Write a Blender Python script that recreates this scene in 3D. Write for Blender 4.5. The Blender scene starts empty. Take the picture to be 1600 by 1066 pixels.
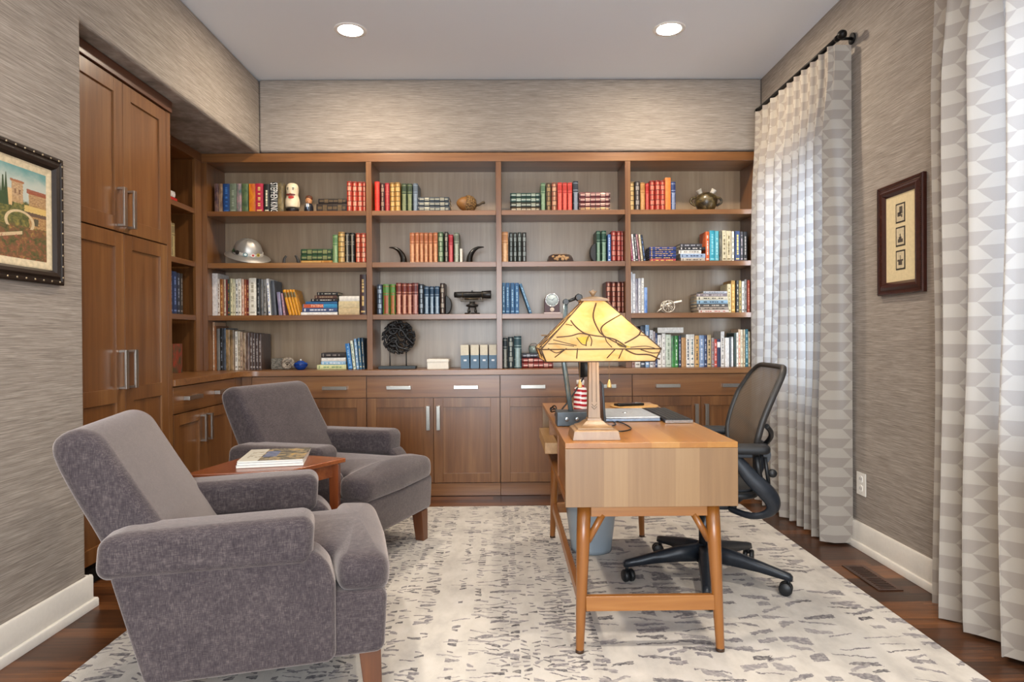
import bpy, bmesh, math, random
from mathutils import Vector, Matrix, Euler
R = math.radians
PI = math.pi
SC = bpy.context.scene
COL = SC.collection
random.seed(11)

# ------------------------------------------------------------------ camera frame (metres, X right, Y into the room, Z up)
FPX = 1012.0
EYE = Vector((0, 0, 1.13))
FW = Vector((.01087, 1, -.0059)).normalized()
_r = FW.cross(Vector((0, 0, 1))).normalized()
_u = _r.cross(FW)
_t = .0065
RT = _r * math.cos(_t) - _u * math.sin(_t)
UP = _r * math.sin(_t) + _u * math.cos(_t)

def ray(px, py):
    return FW + RT * ((px - 800) / FPX) + UP * ((533 - py) / FPX)
def atY(px, py, Y):
    d = ray(px, py); return EYE + d * (Y / d.y)
def atX(px, py, X):
    d = ray(px, py); return EYE + d * (X / d.x)
def atZ(px, py, Z):
    d = ray(px, py); return EYE + d * ((Z - EYE.z) / d.z)

# ------------------------------------------------------------------ colours and node expressions
def lin(c):
    return c / 12.92 if c <= .04045 else ((c + .055) / 1.055) ** 2.4
def hx(s):
    s = s.lstrip('#')
    return tuple(lin(int(s[i:i + 2], 16) / 255) for i in (0, 2, 4)) + (1,)

class X:
    """a value in a node tree, with arithmetic"""
    def __init__(s, t, k): s.t, s.k = t, k
    def op(s, o, *a):
        n = s.t.nodes.new('ShaderNodeMath'); n.operation = o
        for i, v in enumerate((s,) + a):
            if isinstance(v, X): s.t.links.new(v.k, n.inputs[i])
            else: n.inputs[i].default_value = v
        return X(s.t, n.outputs[0])
    def __add__(s, o): return s.op('ADD', o)
    def __sub__(s, o): return s.op('SUBTRACT', o)
    def __mul__(s, o): return s.op('MULTIPLY', o)
    def __truediv__(s, o): return s.op('DIVIDE', o)
    __radd__ = __add__
    __rmul__ = __mul__
    def __rsub__(s, o): return (s * -1.0) + o
    def floor(s): return s.op('FLOOR')
    def frac(s): return s.op('FRACT')
    def abs(s): return s.op('ABSOLUTE')
    def lt(s, o): return s.op('LESS_THAN', o)
    def gt(s, o): return s.op('GREATER_THAN', o)
    def sin(s): return s.op('SINE')
    def mod(s, o): return s.op('FLOORED_MODULO', o)
    def pow(s, o): return s.op('POWER', o)
    def min(s, o): return s.op('MINIMUM', o)
    def max(s, o): return s.op('MAXIMUM', o)
    def clamp(s):
        n = s.t.nodes.new('ShaderNodeClamp'); s.t.links.new(s.k, n.inputs[0]); return X(s.t, n.outputs[0])
    def smooth(s, a, b):
        n = s.t.nodes.new('ShaderNodeMapRange'); n.interpolation_type = 'SMOOTHSTEP'
        s.t.links.new(s.k, n.inputs[0]); n.inputs[1].default_value = a; n.inputs[2].default_value = b
        return X(s.t, n.outputs[0])

class Mat:
    def __init__(s, name, col=(.5, .5, .5, 1), rough=.5, metal=0, spec=.5):
        s.m = bpy.data.materials.new(name); s.m.use_nodes = True
        s.t = s.m.node_tree; s.n = s.t.nodes
        s.b = s.n['Principled BSDF']
        s.set('Base Color', col); s.set('Roughness', rough); s.set('Metallic', metal); s.set('Specular IOR Level', spec)
        s.m.diffuse_color = col if not isinstance(col, X) else (.5, .5, .5, 1)
    def link(s, v, sock):
        s.t.links.new(v.k if isinstance(v, X) else v, sock)
    def set(s, k, v):
        if isinstance(v, X): s.link(v, s.b.inputs[k])
        else: s.b.inputs[k].default_value = v
    def co(s, kind='Object'):
        n = s.n.new('ShaderNodeTexCoord'); return X(s.t, n.outputs[kind])
    def xyz(s, v=None):
        v = v or s.co()
        n = s.n.new('ShaderNodeSeparateXYZ'); s.link(v, n.inputs[0])
        return [X(s.t, o) for o in n.outputs]
    def vec(s, *a):
        n = s.n.new('ShaderNodeCombineXYZ')
        for i, v in enumerate(a):
            if isinstance(v, X): s.link(v, n.inputs[i])
            else: n.inputs[i].default_value = v
        return X(s.t, n.outputs[0])
    def scale(s, v, sc, rnd=False):
        n = s.n.new('ShaderNodeMapping'); s.link(v, n.inputs[0]); n.inputs['Scale'].default_value = sc
        if rnd:
            i = s.n.new('ShaderNodeObjectInfo'); r = X(s.t, i.outputs['Random']) * 37.0
            s.link(s.vec(r, r * 1.7, r * .6), n.inputs['Location'])
        return X(s.t, n.outputs[0])
    def rnd(s):
        return X(s.t, s.n.new('ShaderNodeObjectInfo').outputs['Random'])
    def noise(s, v, sc=5, det=3, rough=.55, dist=0):
        n = s.n.new('ShaderNodeTexNoise'); s.link(v, n.inputs['Vector'])
        n.inputs['Scale'].default_value = sc; n.inputs['Detail'].default_value = det
        n.inputs['Roughness'].default_value = rough; n.inputs['Distortion'].default_value = dist
        return X(s.t, n.outputs[0])
    def white(s, v):
        n = s.n.new('ShaderNodeTexWhiteNoise'); n.noise_dimensions = '3D'; s.link(v, n.inputs['Vector'])
        return X(s.t, n.outputs['Value'])
    def ramp(s, f, *st):
        n = s.n.new('ShaderNodeValToRGB'); s.link(f, n.inputs[0]); e = n.color_ramp.elements
        for i, (p, c) in enumerate(st):
            if i < 2: el = e[i]; el.position = p
            else: el = e.new(p)
            el.color = hx(c) if isinstance(c, str) else c
        return X(s.t, n.outputs[0])
    def mix(s, f, a, b):
        n = s.n.new('ShaderNodeMix'); n.data_type = 'RGBA'
        if isinstance(f, X): s.link(f, n.inputs[0])
        else: n.inputs[0].default_value = f
        for v, i in ((a, 6), (b, 7)):
            if isinstance(v, X): s.link(v, n.inputs[i])
            else: n.inputs[i].default_value = hx(v) if isinstance(v, str) else v
        return X(s.t, n.outputs[2])
    def bump(s, h, st=.2, d=.01):
        n = s.n.new('ShaderNodeBump'); s.link(h, n.inputs['Height'])
        n.inputs['Strength'].default_value = st; n.inputs['Distance'].default_value = d
        s.link(X(s.t, n.outputs[0]), s.b.inputs['Normal'])

_cache = {}
def plain(c, rough=.5, metal=0, spec=.5, var=.12):
    """a plain procedural paint, cloth, card or leather of one colour with a little mottling"""
    k = (c, rough, metal, var)
    if k not in _cache:
        m = Mat('surface_' + c, hx(c), rough, metal, spec)
        if var:
            f = m.noise(m.scale(m.co(), (1, 1, 1), True), 60, 3)
            a = hx(c); m.set('Base Color', m.mix(f.smooth(.3, .7), tuple(v * (1 - var) for v in a[:3]) + (1,), tuple(min(1, v * (1 + var)) for v in a[:3]) + (1,)))
        _cache[k] = m.m
    return _cache[k]

def wood(name, dark, mid, light, axis='Z', sc=1.0, rough=.38, planks=0, plank_axis='X', contrast=1):
    m = Mat(name, rough=rough, spec=.8)
    st = {'X': (1.2, 26, 26), 'Y': (26, 1.2, 26), 'Z': (26, 26, 1.2)}[axis]
    p = m.scale(m.co(), tuple(v * sc for v in st), True)
    st2 = tuple(v * .16 * sc for v in st)
    p2 = m.scale(m.co(), st2, True)
    f = m.noise(p, 1.0, 5, .62, .6) * .55 + m.noise(p2, 1.0, 2, .5, .8) * .45
    fine = m.noise(m.scale(m.co(), tuple(v * 4.5 * sc for v in st), True), 1.0, 2)
    f = f * .86 + fine * .14
    if planks:
        c = dict(zip('XYZ', m.xyz()))[plank_axis]
        idx = (c * (1 / planks) + m.noise(m.vec(0.0, 0.0, 0.0), 1) * 0.0).floor()
        f = f + (m.white(m.vec(idx, m.rnd(), 3.0)) - .5) * .3
    lo, hi = .5 - .2 / contrast, .5 + .2 / contrast
    m.set('Base Color', m.ramp(f, (lo, dark), (hi, light), (.5, mid)))
    m.bump(fine, .05, .002)
    return m.m

# ------------------------------------------------------------------ mesh builder
class MB:
    def __init__(s): s.v, s.f, s.mi, s.sm, s.uv = [], [], [], [], None
    def add(s, vs, fs, mi=0, smooth=False):
        b = len(s.v); s.v += [Vector(p) for p in vs]
        for f in fs:
            s.f.append([b + i for i in f]); s.mi.append(mi); s.sm.append(smooth)
        return s
    def box(s, x0, x1, y0, y1, z0, z1, mi=0):
        return s.add([(x0, y0, z0), (x1, y0, z0), (x1, y1, z0), (x0, y1, z0), (x0, y0, z1), (x1, y0, z1), (x1, y1, z1), (x0, y1, z1)],
                     [(0, 3, 2, 1), (4, 5, 6, 7), (0, 1, 5, 4), (1, 2, 6, 5), (2, 3, 7, 6), (3, 0, 4, 7)], mi)
    def loft(s, rings, mi=0, smooth=True, cap=True, closed=True):
        n = len(rings[0]); vs = [p for r in rings for p in r]; fs = []
        for i in range(len(rings) - 1):
            for j in range(n if closed else n - 1):
                k = (j + 1) % n
                fs.append((i * n + j, i * n + k, (i + 1) * n + k, (i + 1) * n + j))
        s.add(vs, fs, mi, smooth)
        if cap and closed:
            b = len(s.v) - len(vs)
            s.f.append(list(range(b + n - 1, b - 1, -1))); s.f.append([b + (len(rings) - 1) * n + j for j in range(n)])
            s.mi += [mi, mi]; s.sm += [False, False]
        return s
    def tube(s, pts, r, n=10, mi=0, flat=1.0, cap=True):
        pts = [Vector(p) for p in pts]; rings = []; ref = None
        rr = r if isinstance(r, (list, tuple)) else [r] * len(pts)
        for i, p in enumerate(pts):
            d = (pts[min(i + 1, len(pts) - 1)] - pts[max(i - 1, 0)]).normalized()
            if ref is None:
                ref = Vector((0, 0, 1)) if abs(d.z) < .9 else Vector((1, 0, 0))
            a = d.cross(ref).normalized(); b = a.cross(d).normalized(); ref = b
            rings.append([p + a * math.cos(2 * PI * j / n) * rr[i] + b * math.sin(2 * PI * j / n) * rr[i] * flat for j in range(n)])
        return s.loft(rings, mi, True, cap)
    def lathe(s, prof, n=24, c=(0, 0, 0), mi=0, axis='Z', smooth=True, cap=True):
        c = Vector(c); rings = []
        for r, h in prof:
            ring = []
            for j in range(n):
                a = 2 * PI * j / n; x, y = r * math.cos(a), r * math.sin(a)
                ring.append(c + {'Z': Vector((x, y, h)), 'X': Vector((h, x, y)), 'Y': Vector((y, h, x))}[axis])
            rings.append(ring)
        return s.loft(rings, mi, smooth, cap)
    def prism(s, poly, a, b, axis='Y', mi=0, smooth=False):
        """poly: 2-D outline; axis Y: (x,z) from y=a to b; X: (y,z); Z: (x,y)"""
        def P(p, t): return {'Y': (p[0], t, p[1]), 'X': (t, p[0], p[1]), 'Z': (p[0], p[1], t)}[axis]
        n = len(poly)
        fs = [tuple(range(n)), tuple(range(2 * n - 1, n - 1, -1))] + [(j, n + j, n + (j + 1) % n, (j + 1) % n) for j in range(n)]
        return s.add([P(p, a) for p in poly] + [P(p, b) for p in poly], fs, mi, smooth)
    def puff(s, outline, z0, h, r, crown=0, mi=0, nr=5, inner=6, bcrown=0):
        """a soft cushion over a star-shaped outline"""
        c = Vector((sum(p[0] for p in outline) / len(outline), sum(p[1] for p in outline) / len(outline)))
        o = [Vector(p) for p in outline]; n = len(o); rings = []
        nrm = []
        for i in range(n):
            t = (o[(i + 1) % n] - o[i - 1]).normalized(); nn = Vector((t.y, -t.x))
            if nn.dot(o[i] - c) < 0: nn = -nn
            nrm.append(nn)
        def ring(ins, z, sc=1.0): return [Vector((*(c + (o[i] - nrm[i] * ins - c) * sc), z)) for i in range(n)]
        for k in range(inner, 0, -1):
            sc = 1 - k / (inner + .35); rings.append(ring(r, z0 - bcrown * (1 - sc * sc), sc))
        for k in range(nr + 1):
            a = -PI / 2 + PI / 2 * k / nr; rings.append(ring(r * (1 - math.cos(a)), z0 + r * (1 + math.sin(a))))
        for k in range(nr + 1):
            a = PI / 2 * k / nr; rings.append(ring(r * (1 - math.cos(a)), z0 + h - r + r * math.sin(a)))
        for k in range(1, inner + 1):
            sc = 1 - k / (inner + .35); rings.append(ring(r, z0 + h + crown * (1 - sc * sc), sc))
        return s.loft(rings, mi)
    def xf(s, M):
        s.v = [M @ p for p in s.v]; return s
    def build(s, name, mats, parent=None, loc=None, bevel=0, seg=2, sub=0, world=False, smooth=None, solid=0):
        if not isinstance(mats, (list, tuple)): mats = [mats]
        me = bpy.data.meshes.new(name)
        vs = s.v
        if world:
            o = Vector(loc) if loc is not None else parent_origin(parent)
            vs = [p - o for p in vs]
        me.from_pydata([tuple(p) for p in vs], [], s.f)
        for m in mats: me.materials.append(m)
        me.polygons.foreach_set('material_index', s.mi)
        me.polygons.foreach_set('use_smooth', [(v if smooth is None else smooth) for v in s.sm])
        if s.uv:
            l = me.uv_layers.new(name='UVMap')
            for lp in me.loops: l.data[lp.index].uv = s.uv[lp.vertex_index]
        bm = bmesh.new(); bm.from_mesh(me); bmesh.ops.recalc_face_normals(bm, faces=bm.faces); bm.to_mesh(me); bm.free()
        ob = bpy.data.objects.new(name, me); COL.objects.link(ob)
        if parent is not None: ob.parent = parent
        if loc is not None: ob.location = loc
        if bevel:
            md = ob.modifiers.new('edge', 'BEVEL'); md.width = bevel; md.segments = seg; md.limit_method = 'ANGLE'; md.angle_limit = R(40)
            me.polygons.foreach_set('use_smooth', [True] * len(me.polygons))
            md.harden_normals = True
        if solid:
            md = ob.modifiers.new('thick', 'SOLIDIFY'); md.thickness = solid; md.offset = 0
        if sub:
            md = ob.modifiers.new('soft', 'SUBSURF'); md.levels = sub; md.render_levels = sub
        return ob

def parent_origin(p):
    o = Vector((0, 0, 0))
    while p is not None:
        o += p.location; p = p.parent
    return o

def tag(o, label=None, cat=None, group=None, kind=None):
    for k, v in (('label', label), ('category', cat), ('group', group), ('kind', kind)):
        if v: o[k] = v
    return o
def thing(name, label, cat, loc=(0, 0, 0), rz=0, group=None, rot=None):
    o = bpy.data.objects.new(name, None); COL.objects.link(o)
    o.location = loc; o.rotation_euler = rot or (0, 0, rz); o.empty_display_size = .05
    return tag(o, label, cat, group)
def struct(name, mb, m, **k):
    return tag(mb.build(name, m, **k), kind='structure')
def copy_tree(o, parent=None):
    c = o.copy(); COL.objects.link(c)
    if parent is not None: c.parent = parent
    for ch in [x for x in o.children]: copy_tree(ch, c)
    return c
def arc(cx, cy, r, a0, a1, n):
    return [(cx + r * math.cos(R(a0 + (a1 - a0) * i / n)), cy + r * math.sin(R(a0 + (a1 - a0) * i / n))) for i in range(n + 1)]
def rrect(x0, x1, y0, y1, r, n=5):
    return (arc(x1 - r, y1 - r, r, 0, 90, n) + arc(x0 + r, y1 - r, r, 90, 180, n) + arc(x0 + r, y0 + r, r, 180, 270, n) + arc(x1 - r, y0 + r, r, 270, 360, n))
def spline(pts, n=8):
    pts = [Vector(p) for p in pts]; out = []
    for i in range(len(pts) - 1):
        p0, p1, p2, p3 = pts[max(i - 1, 0)], pts[i], pts[i + 1], pts[min(i + 2, len(pts) - 1)]
        for k in range(n):
            t = k / n
            out.append(.5 * ((2 * p1) + (p2 - p0) * t + (2 * p0 - 5 * p1 + 4 * p2 - p3) * t * t + (3 * p1 - p0 - 3 * p2 + p3) * t ** 3))
    return out + [pts[-1]]

def all_meshes(o):
    out = [o] if o.type == 'MESH' else []
    for c in o.children: out += all_meshes(c)
    return out
def rest(o, z):
    """lower or lift a finished thing until its lowest point sits on height z"""
    bpy.context.view_layer.update()
    lo = min((m.matrix_world @ v.co).z for m in all_meshes(o) for v in m.data.vertices)
    o.location.z += z + .0004 - lo
# ================================================================== room shell
XL, XR, ZC, YE, YU, YB = -1.765, 1.88, 3.0, 2.74, 4.68, 4.61

def grasscloth(name, lo, mid, hi):
    m = Mat(name, rough=.85, spec=.15)
    c = m.co()
    strands = m.noise(m.scale(c, (7, 7, 300)), 1, 3, .6, .25)
    slubs = m.noise(m.scale(c, (20, 20, 620)), 1, 2, .6)
    drift = m.noise(m.scale(c, (1.2, 1.2, 14)), 1, 3)
    f = strands * .62 + slubs * .26 + drift * .12
    m.set('Base Color', m.ramp(f, (.34, lo), (.66, hi), (.5, mid)))
    m.bump(f, .18, .003)
    return m.m
M_WALL = grasscloth('grasscloth_wallpaper', '#786f67', '#958b82', '#b2a89e')
_c = Mat('ceiling_paint', hx('#e8ecf2'), .9, 0, .1)
_c.bump(_c.noise(_c.co(), 220, 2), .08, .002)
M_CEIL = _c.m
M_TRIM = plain('ded8cf', .35, var=.02)
def floor_mat():
    m = Mat('dark_walnut_floor', rough=.3, spec=.45)
    x, y, z = m.xyz()
    row = (y * (1 / .085)).floor()
    sh = m.white(m.vec(row, 2.0, 0.0))
    brd = (x * (1 / .9) + sh * 5.0).floor()
    tone = m.white(m.vec(row, brd, 1.0))
    g = m.noise(m.vec(x * 3.0 + tone * 20.0, y * 60.0, 0.0), 1, 4, .6, .6)
    f = g * .65 + tone * .35
    seam = ((y * (1 / .085)).frac() - .5).abs().gt(.485)
    col = m.ramp(f, (.28, '#2b190e'), (.75, '#7c4d29'), (.52, '#52301a'))
    m.set('Base Color', m.mix(seam * .7, col, '#120a07'))
    m.bump(g - seam * .8, .06, .003)
    return m.m
M_FLOOR = floor_mat()

struct('floor', MB().box(-2.75, 2.05, -1.95, 5.1, -.1, 0), M_FLOOR)
struct('ceiling', MB().box(-2.75, 2.05, -1.95, 5.1, ZC, ZC + .1), M_CEIL)
mb = MB().prism([(-1.95, 0), (YE, 0), (YE, 2.465), (5.1, 2.465), (5.1, ZC), (-1.95, ZC)], -2.75, XL, 'X')
struct('wall_left', mb, M_WALL, bevel=.022, seg=4)
struct('wall_alcove', MB().box(-2.75, -2.5, YE + .002, 5.1, 0, 2.463), M_WALL)
mb = MB().prism([(5.02, 0), (5.1, 0), (5.1, ZC), (4.695, ZC), (4.695, 2.475), (5.02, 2.475)], XL + .002, XR - .002, 'X')
struct('wall_back', mb, M_WALL, bevel=.02, seg=4)
struct('wall_corner', MB().box(-2.5, XL + .002, 5.02, 5.1, 0, 2.463), M_WALL)
WIN = [(3.60, 4.5, .78, 2.16), (1.3, 2.46, .78, 2.3)]
mb = MB(); ys = [-1.95, WIN[1][0], WIN[1][1], WIN[0][0], WIN[0][1], 5.1]
for a, b in ((0, 1), (2, 3), (4, 5)): mb.box(XR, 2.05, ys[a], ys[b], 0, ZC)
for y0, y1, z0, z1 in WIN: mb.box(XR, 2.05, y0, y1, 0, z0).box(XR, 2.05, y0, y1, z1, ZC)
struct('wall_right', mb, M_WALL)
mb = MB().box(XL, -1.35, -1.95, -1.8, 0, ZC).box(1.35, XR, -1.95, -1.8, 0, ZC).box(-1.35, 1.35, -1.95, -1.8, 2.45, ZC)
struct('wall_front', mb, M_WALL)

_g = bpy.data.materials.new('window_glass'); _g.use_nodes = True
_t = _g.node_tree; _t.nodes.clear()
_o = _t.nodes.new('ShaderNodeOutputMaterial'); _mx = _t.nodes.new('ShaderNodeMixShader'); _tr = _t.nodes.new('ShaderNodeBsdfTransparent'); _gl = _t.nodes.new('ShaderNodeBsdfGlossy')
_gl.inputs['Roughness'].default_value = .02; _mx.inputs[0].default_value = .06
_t.links.new(_tr.outputs[0], _mx.inputs[1]); _t.links.new(_gl.outputs[0], _mx.inputs[2]); _t.links.new(_mx.outputs[0], _o.inputs[0])
M_GLASS = _g
for i, (y0, y1, z0, z1) in enumerate(WIN):
    ym = (y0 + y1) / 2
    mb = MB()
    for a in (y0, ym - .02, y1 - .045): mb.box(1.955, 2.01, a, a + .045, z0, z1)
    for a in (z0, z1 - .045): mb.box(1.955, 2.01, y0, y1, a, a + .045)
    w = tag(mb.build('window_%d' % (i + 1), M_TRIM, bevel=.004), kind='structure')
    MB().box(1.98, 1.986, y0 + .04, y1 - .04, z0 + .04, z1 - .04).build('window_pane', M_GLASS, w)
    MB().box(1.872, 2.0, y0 - .0, y1 + .0, z0 - .03, z0).build('window_sill', M_TRIM, w, bevel=.004)

# baseboards: a tall board, an eased top edge and a shoe moulding
SHOE = [(0, 0), (.03, 0), (.03, .03), (.026, .036), (.0, .038)]
BRD = [(0, .0375), (.016, .0375), (.016, .128), (.012, .137), (0, .138)]
struct('baseboard_left', MB().prism([(XL + d, z) for d, z in SHOE], -1.8, YE + .03, 'Y').prism([(XL + d, z) for d, z in BRD], -1.8, YE + .016, 'Y'), M_TRIM, bevel=.0015)
struct('baseboard_right', MB().prism([(XR - d, z) for d, z in SHOE], -1.8, 4.6, 'Y').prism([(XR - d, z) for d, z in BRD], -1.8, 4.6, 'Y'), M_TRIM, bevel=.0015)
struct('baseboard_end', MB().prism([(YE + d, z) for d, z in SHOE], -1.86, XL + .0005, 'X').prism([(YE + d, z) for d, z in BRD], -1.86, XL + .0005, 'X'), M_TRIM, bevel=.0015)

# wooden floor register beside the rug
vx0, vx1, vy0, vy1 = 1.64, 1.75, 2.83, 3.145
t = thing('floor_vent', 'dark wooden slatted floor vent set flush in the walnut boards beside the rug', 'floor vent', (1.695, 2.99, 0))
M_VENT = wood('vent_wood', '#1d0f0a', '#3a1f13', '#5a3420', 'Y')
mb = MB().box(vx0, vx0 + .02, vy0, vy1, .0005, .004).box(vx1 - .02, vx1, vy0, vy1, .0005, .004).box(vx0 + .02, vx1 - .02, vy0, vy0 + .02, .0005, .004).box(vx0 + .02, vx1 - .02, vy1 - .02, vy1, .0005, .004)
mb.build('frame', M_VENT, t, world=True, bevel=.001)
mb = MB()
for k in range(15):
    y = vy0 + .026 + k * .0186
    mb.box(vx0 + .02, vx1 - .02, y, y + .008, .0006, .0035)
mb.box(vx0 + .02, vx1 - .02, 2.98, 2.992, .0006, .0037)
mb.build('slats', M_VENT, t, world=True)
MB().box(vx0 + .02, vx1 - .02, vy0 + .02, vy1 - .02, .0003, .001).build('grille_backing', plain('0b0605', .9), t, world=True)

# rug with columns of woven dashes
def rug_mat():
    m = Mat('woven_rug', rough=.95, spec=.1)
    x, y, z = m.xyz()
    wob = (m.noise(m.vec(x * 30.0, y * 30.0, 0.0), 1, 2) - .5)
    jag = (m.noise(m.vec(x * 90.0, y * 90.0, 3.0), 1, 2) - .5)
    def layer(w, h, off, dens, thick, seed, slant, skip, lmin=.25, clump=.5):
        u = x * (1 / w) + off + wob * .10
        i = u.floor(); a = u.frac() - .5
        ci = m.white(m.vec(i, seed, 0.5))
        v = y * (1 / h) + ci * 9.0 + wob * .6
        j0 = v.floor()
        b = v.frac() - .5
        r = [m.white(m.vec(i, j0, seed + k)) for k in range(5)]
        drift = m.noise(m.vec(i * 3.7, y * 1.3, seed), 1, 1)
        on = r[0].lt((drift - .5) * 1.2 + dens) * ci.gt(skip)
        ln = r[1] * (.5 - lmin) + lmin
        c0 = (r[2] - .5) * .35
        th = (r[3].pow(2.2) * .26 + thick) * ((a * (r[4] - .5) * 3.0) + 1.0)
        k = (b - a * (r[2] - .5) * slant - jag * .22).abs().lt(th) * (a - c0 + jag * .18).abs().lt(ln)
        shade = r[4] * .5 + .5
        return k * on * shade
    big = x.gt(.34)                           # the marks grow wider and sparser towards the window side
    A = layer(.074, .033, .1, .74, .085, 1.0, 2.2, .30, .26)
    B = layer(.105, .036, .37, .5, .07, 7.0, 2.4, .5, .2)
    E = layer(.038, .029, .71, .58, .14, 31.0, 2.0, .52, .25)
    C = layer(.17, .052, .3, .60, .065, 13.0, 2.0, .1, .15)
    D = layer(.12, .066, .6, .52, .13, 19.0, 2.2, .3, .2)
    small = A.max(B * .7).max(E); large = C.max(D * .75)
    k = small * (big * -1.0 + 1.0) + large * big
    ghost = (m.noise(m.vec(x * 9.0, y * 5.0, 9.0), 1, 4, .6) - .5) * 1.6
    base = m.ramp(ghost + .5, (.2, '#b6b0aa'), (.8, '#d2ccc5'), (.5, '#c8c2ba'))
    weave = m.noise(m.vec(x * 420.0, y * 160.0, 0.0), 1, 1)
    worn = m.noise(m.vec(x * 60.0, y * 60.0, 0.0), 1, 3).smooth(.3, .62)
    ink = m.ramp(k, (0, '#b3aca8'), (1, '#4c494e'), (.6, '#858084'))
    f = k.gt(.02) * (worn * .45 + .5)
    m.set('Base Color', m.mix(f, base, ink))
    m.bump(weave, .25, .004)
    return m.m
mb = MB().box(-1.465, 1.56, .02, 4.29, .001, .011)
rug = mb.build('rug', rug_mat(), bevel=.004)
tag(rug, 'large cream rug woven with columns of grey dashes covering the floor', 'rug')

# recessed lights
M_LENS = Mat('lamp_lens', hx('#ffffff'), .4); M_LENS.set('Emission Color', (1, .86, .68, 1)); M_LENS.set('Emission Strength', 480.0)
M_CAN = plain('f4f2ee', .4, var=.01)
def can(x, y, label):
    t = thing('recessed_light', label, 'ceiling light', (x, y, ZC), 0, 'recessed lights in the ceiling')
    MB().lathe([(.072, -.004), (.094, -.004), (.098, -.001), (.098, -.0002)], 40).build('trim_ring', M_CAN, t)
    MB().prism([(.0725 * math.cos(2 * PI * k / 40), .0725 * math.sin(2 * PI * k / 40)) for k in range(40)], -.0045, -.001, 'Z').build('lens', M_LENS.m, t)
can(-.925, 3.95, 'glowing round recessed ceiling light nearer the painting side of the ceiling')
can(1.01, 3.94, 'glowing round recessed ceiling light nearer the curtain rod')

# ------------------------------------------------------------------ curtains
def curtain_mat():
    m = Mat('hexagon_linen', rough=.9, spec=.1)
    uv = m.co('UV'); u, v, _ = m.xyz(uv)
    W, P = .118, .104
    c = u * (1 / W); t = v * (1 / P)
    b = (c + .5).floor()
    par = b.mod(2.0)
    tri = (((t + par * .5).frac() - .5).abs() * 4.0 - 1.0)        # -1..1
    disp = tri * .2
    col = b - (c - b).lt(disp)
    ph = (t + col.mod(2.0) * .5).frac()
    light = ph.gt(.5)
    thread = m.noise(m.vec(u * 900.0, v * 60.0, 0.0), 1, 2) * .5 + m.noise(m.vec(u * 60.0, v * 900.0, 2.0), 1, 2) * .5
    k = light * .8 + thread * .35
    colr = m.ramp(k, (.1, '#a0968d'), (1.0, '#b6ada2'), (.55, '#aba197'))
    nt = m.t
    tr = m.n.new('ShaderNodeBsdfTranslucent'); df = m.n.new('ShaderNodeBsdfDiffuse'); mx = m.n.new('ShaderNodeMixShader')
    m.link(m.mix(light * .4, '#a2a5a9', '#bcc0c5'), tr.inputs[0]); m.link(colr, df.inputs[0])
    mx.inputs[0].default_value = .2
    nt.links.new(df.outputs[0], mx.inputs[1]); nt.links.new(tr.outputs[0], mx.inputs[2])
    out = [n for n in m.n if n.type == 'OUTPUT_MATERIAL'][0]
    nt.links.new(mx.outputs[0], out.inputs[0])
    return m.m
M_CURT = curtain_mat()
def curtain(y_near, y_far, label, nf, seed, z0=.012, z1=2.684):
    rnd = random.Random(seed)
    t = thing('curtain', label, 'curtain', (1.76, (y_near + y_far) / 2, 0), 0, 'patterned linen curtains')
    # fold spine: phases with uneven spacing
    ws = [rnd.uniform(.8, 1.25) for _ in range(nf)]; tot = sum(ws); edges = [0]
    for w in ws: edges.append(edges[-1] + w / tot)
    amp = [rnd.uniform(.75, 1.2) for _ in range(nf)]
    NU, NV = nf * 16, 46
    mb = MB(); vs, uv = [], []
    def prof(s, h):
        k = 0
        while k < nf - 1 and s > edges[k + 1]: k += 1
        q = (s - edges[k]) / (edges[k + 1] - edges[k])
        w = edges[k + 1] - edges[k]
        L = abs(y_far - y_near)
        body = min(1, max(0, (2.62 - h) / .5)); body = body * body * (3 - 2 * body)
        sw = math.sin(2 * PI * q)
        # top: narrow pinch pleat with flat span between; below: round deep folds
        pinch = math.exp(-((q - .25) / .085) ** 2) * .030
        d = (1 - body) * pinch + body * (.062 * amp[k] * (.6 + .4 * min(1, (2.69 - h) / 2.0)) * (sw * .8 + .35 * math.copysign(abs(sw) ** .5, sw)))
        yy = y_near + (y_far - y_near) * s + body * .30 * w * L * math.sin(4 * PI * q) * .32
        yy += .012 * math.sin(3 * h + k) * body
        return 1.775 - d - body * .01, yy
    arcl = [0.0]; q0 = None
    for j in range(NU + 1):
        q1 = Vector(prof(j / NU, 1.3)); arcl.append(arcl[-1] + ((q1 - q0).length if q0 is not None else 0)); q0 = q1
    for i in range(NV + 1):
        h = z1 + (z0 - z1) * (i / NV)
        hh = h
        L = 0; last = None
        for j in range(NU + 1):
            s = j / NU; x, y = prof(s, h)
            if i == NV: hh = h + .006 * math.sin(s * 40)
            p = Vector((x, y, 0))
            if j == 0:                                   # return to the wall at the near edge
                vs.append((1.866, y_near + .004, hh)); uv.append((-.03, hh)); last = p
            L += (p - last).length; last = p
            vs.append((x, y, hh)); uv.append((arcl[j + 1] + .07, hh))
    n = NU + 2
    fs = [(i * n + j, i * n + j + 1, (i + 1) * n + j + 1, (i + 1) * n + j) for i in range(NV) for j in range(n - 1)]
    mb.add(vs, fs, 0, True); mb.uv = uv
    mb.build('fabric', M_CURT, t, world=True)
    return t
M_IRON = plain('15110f', .45, .6, var=.05)
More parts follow.
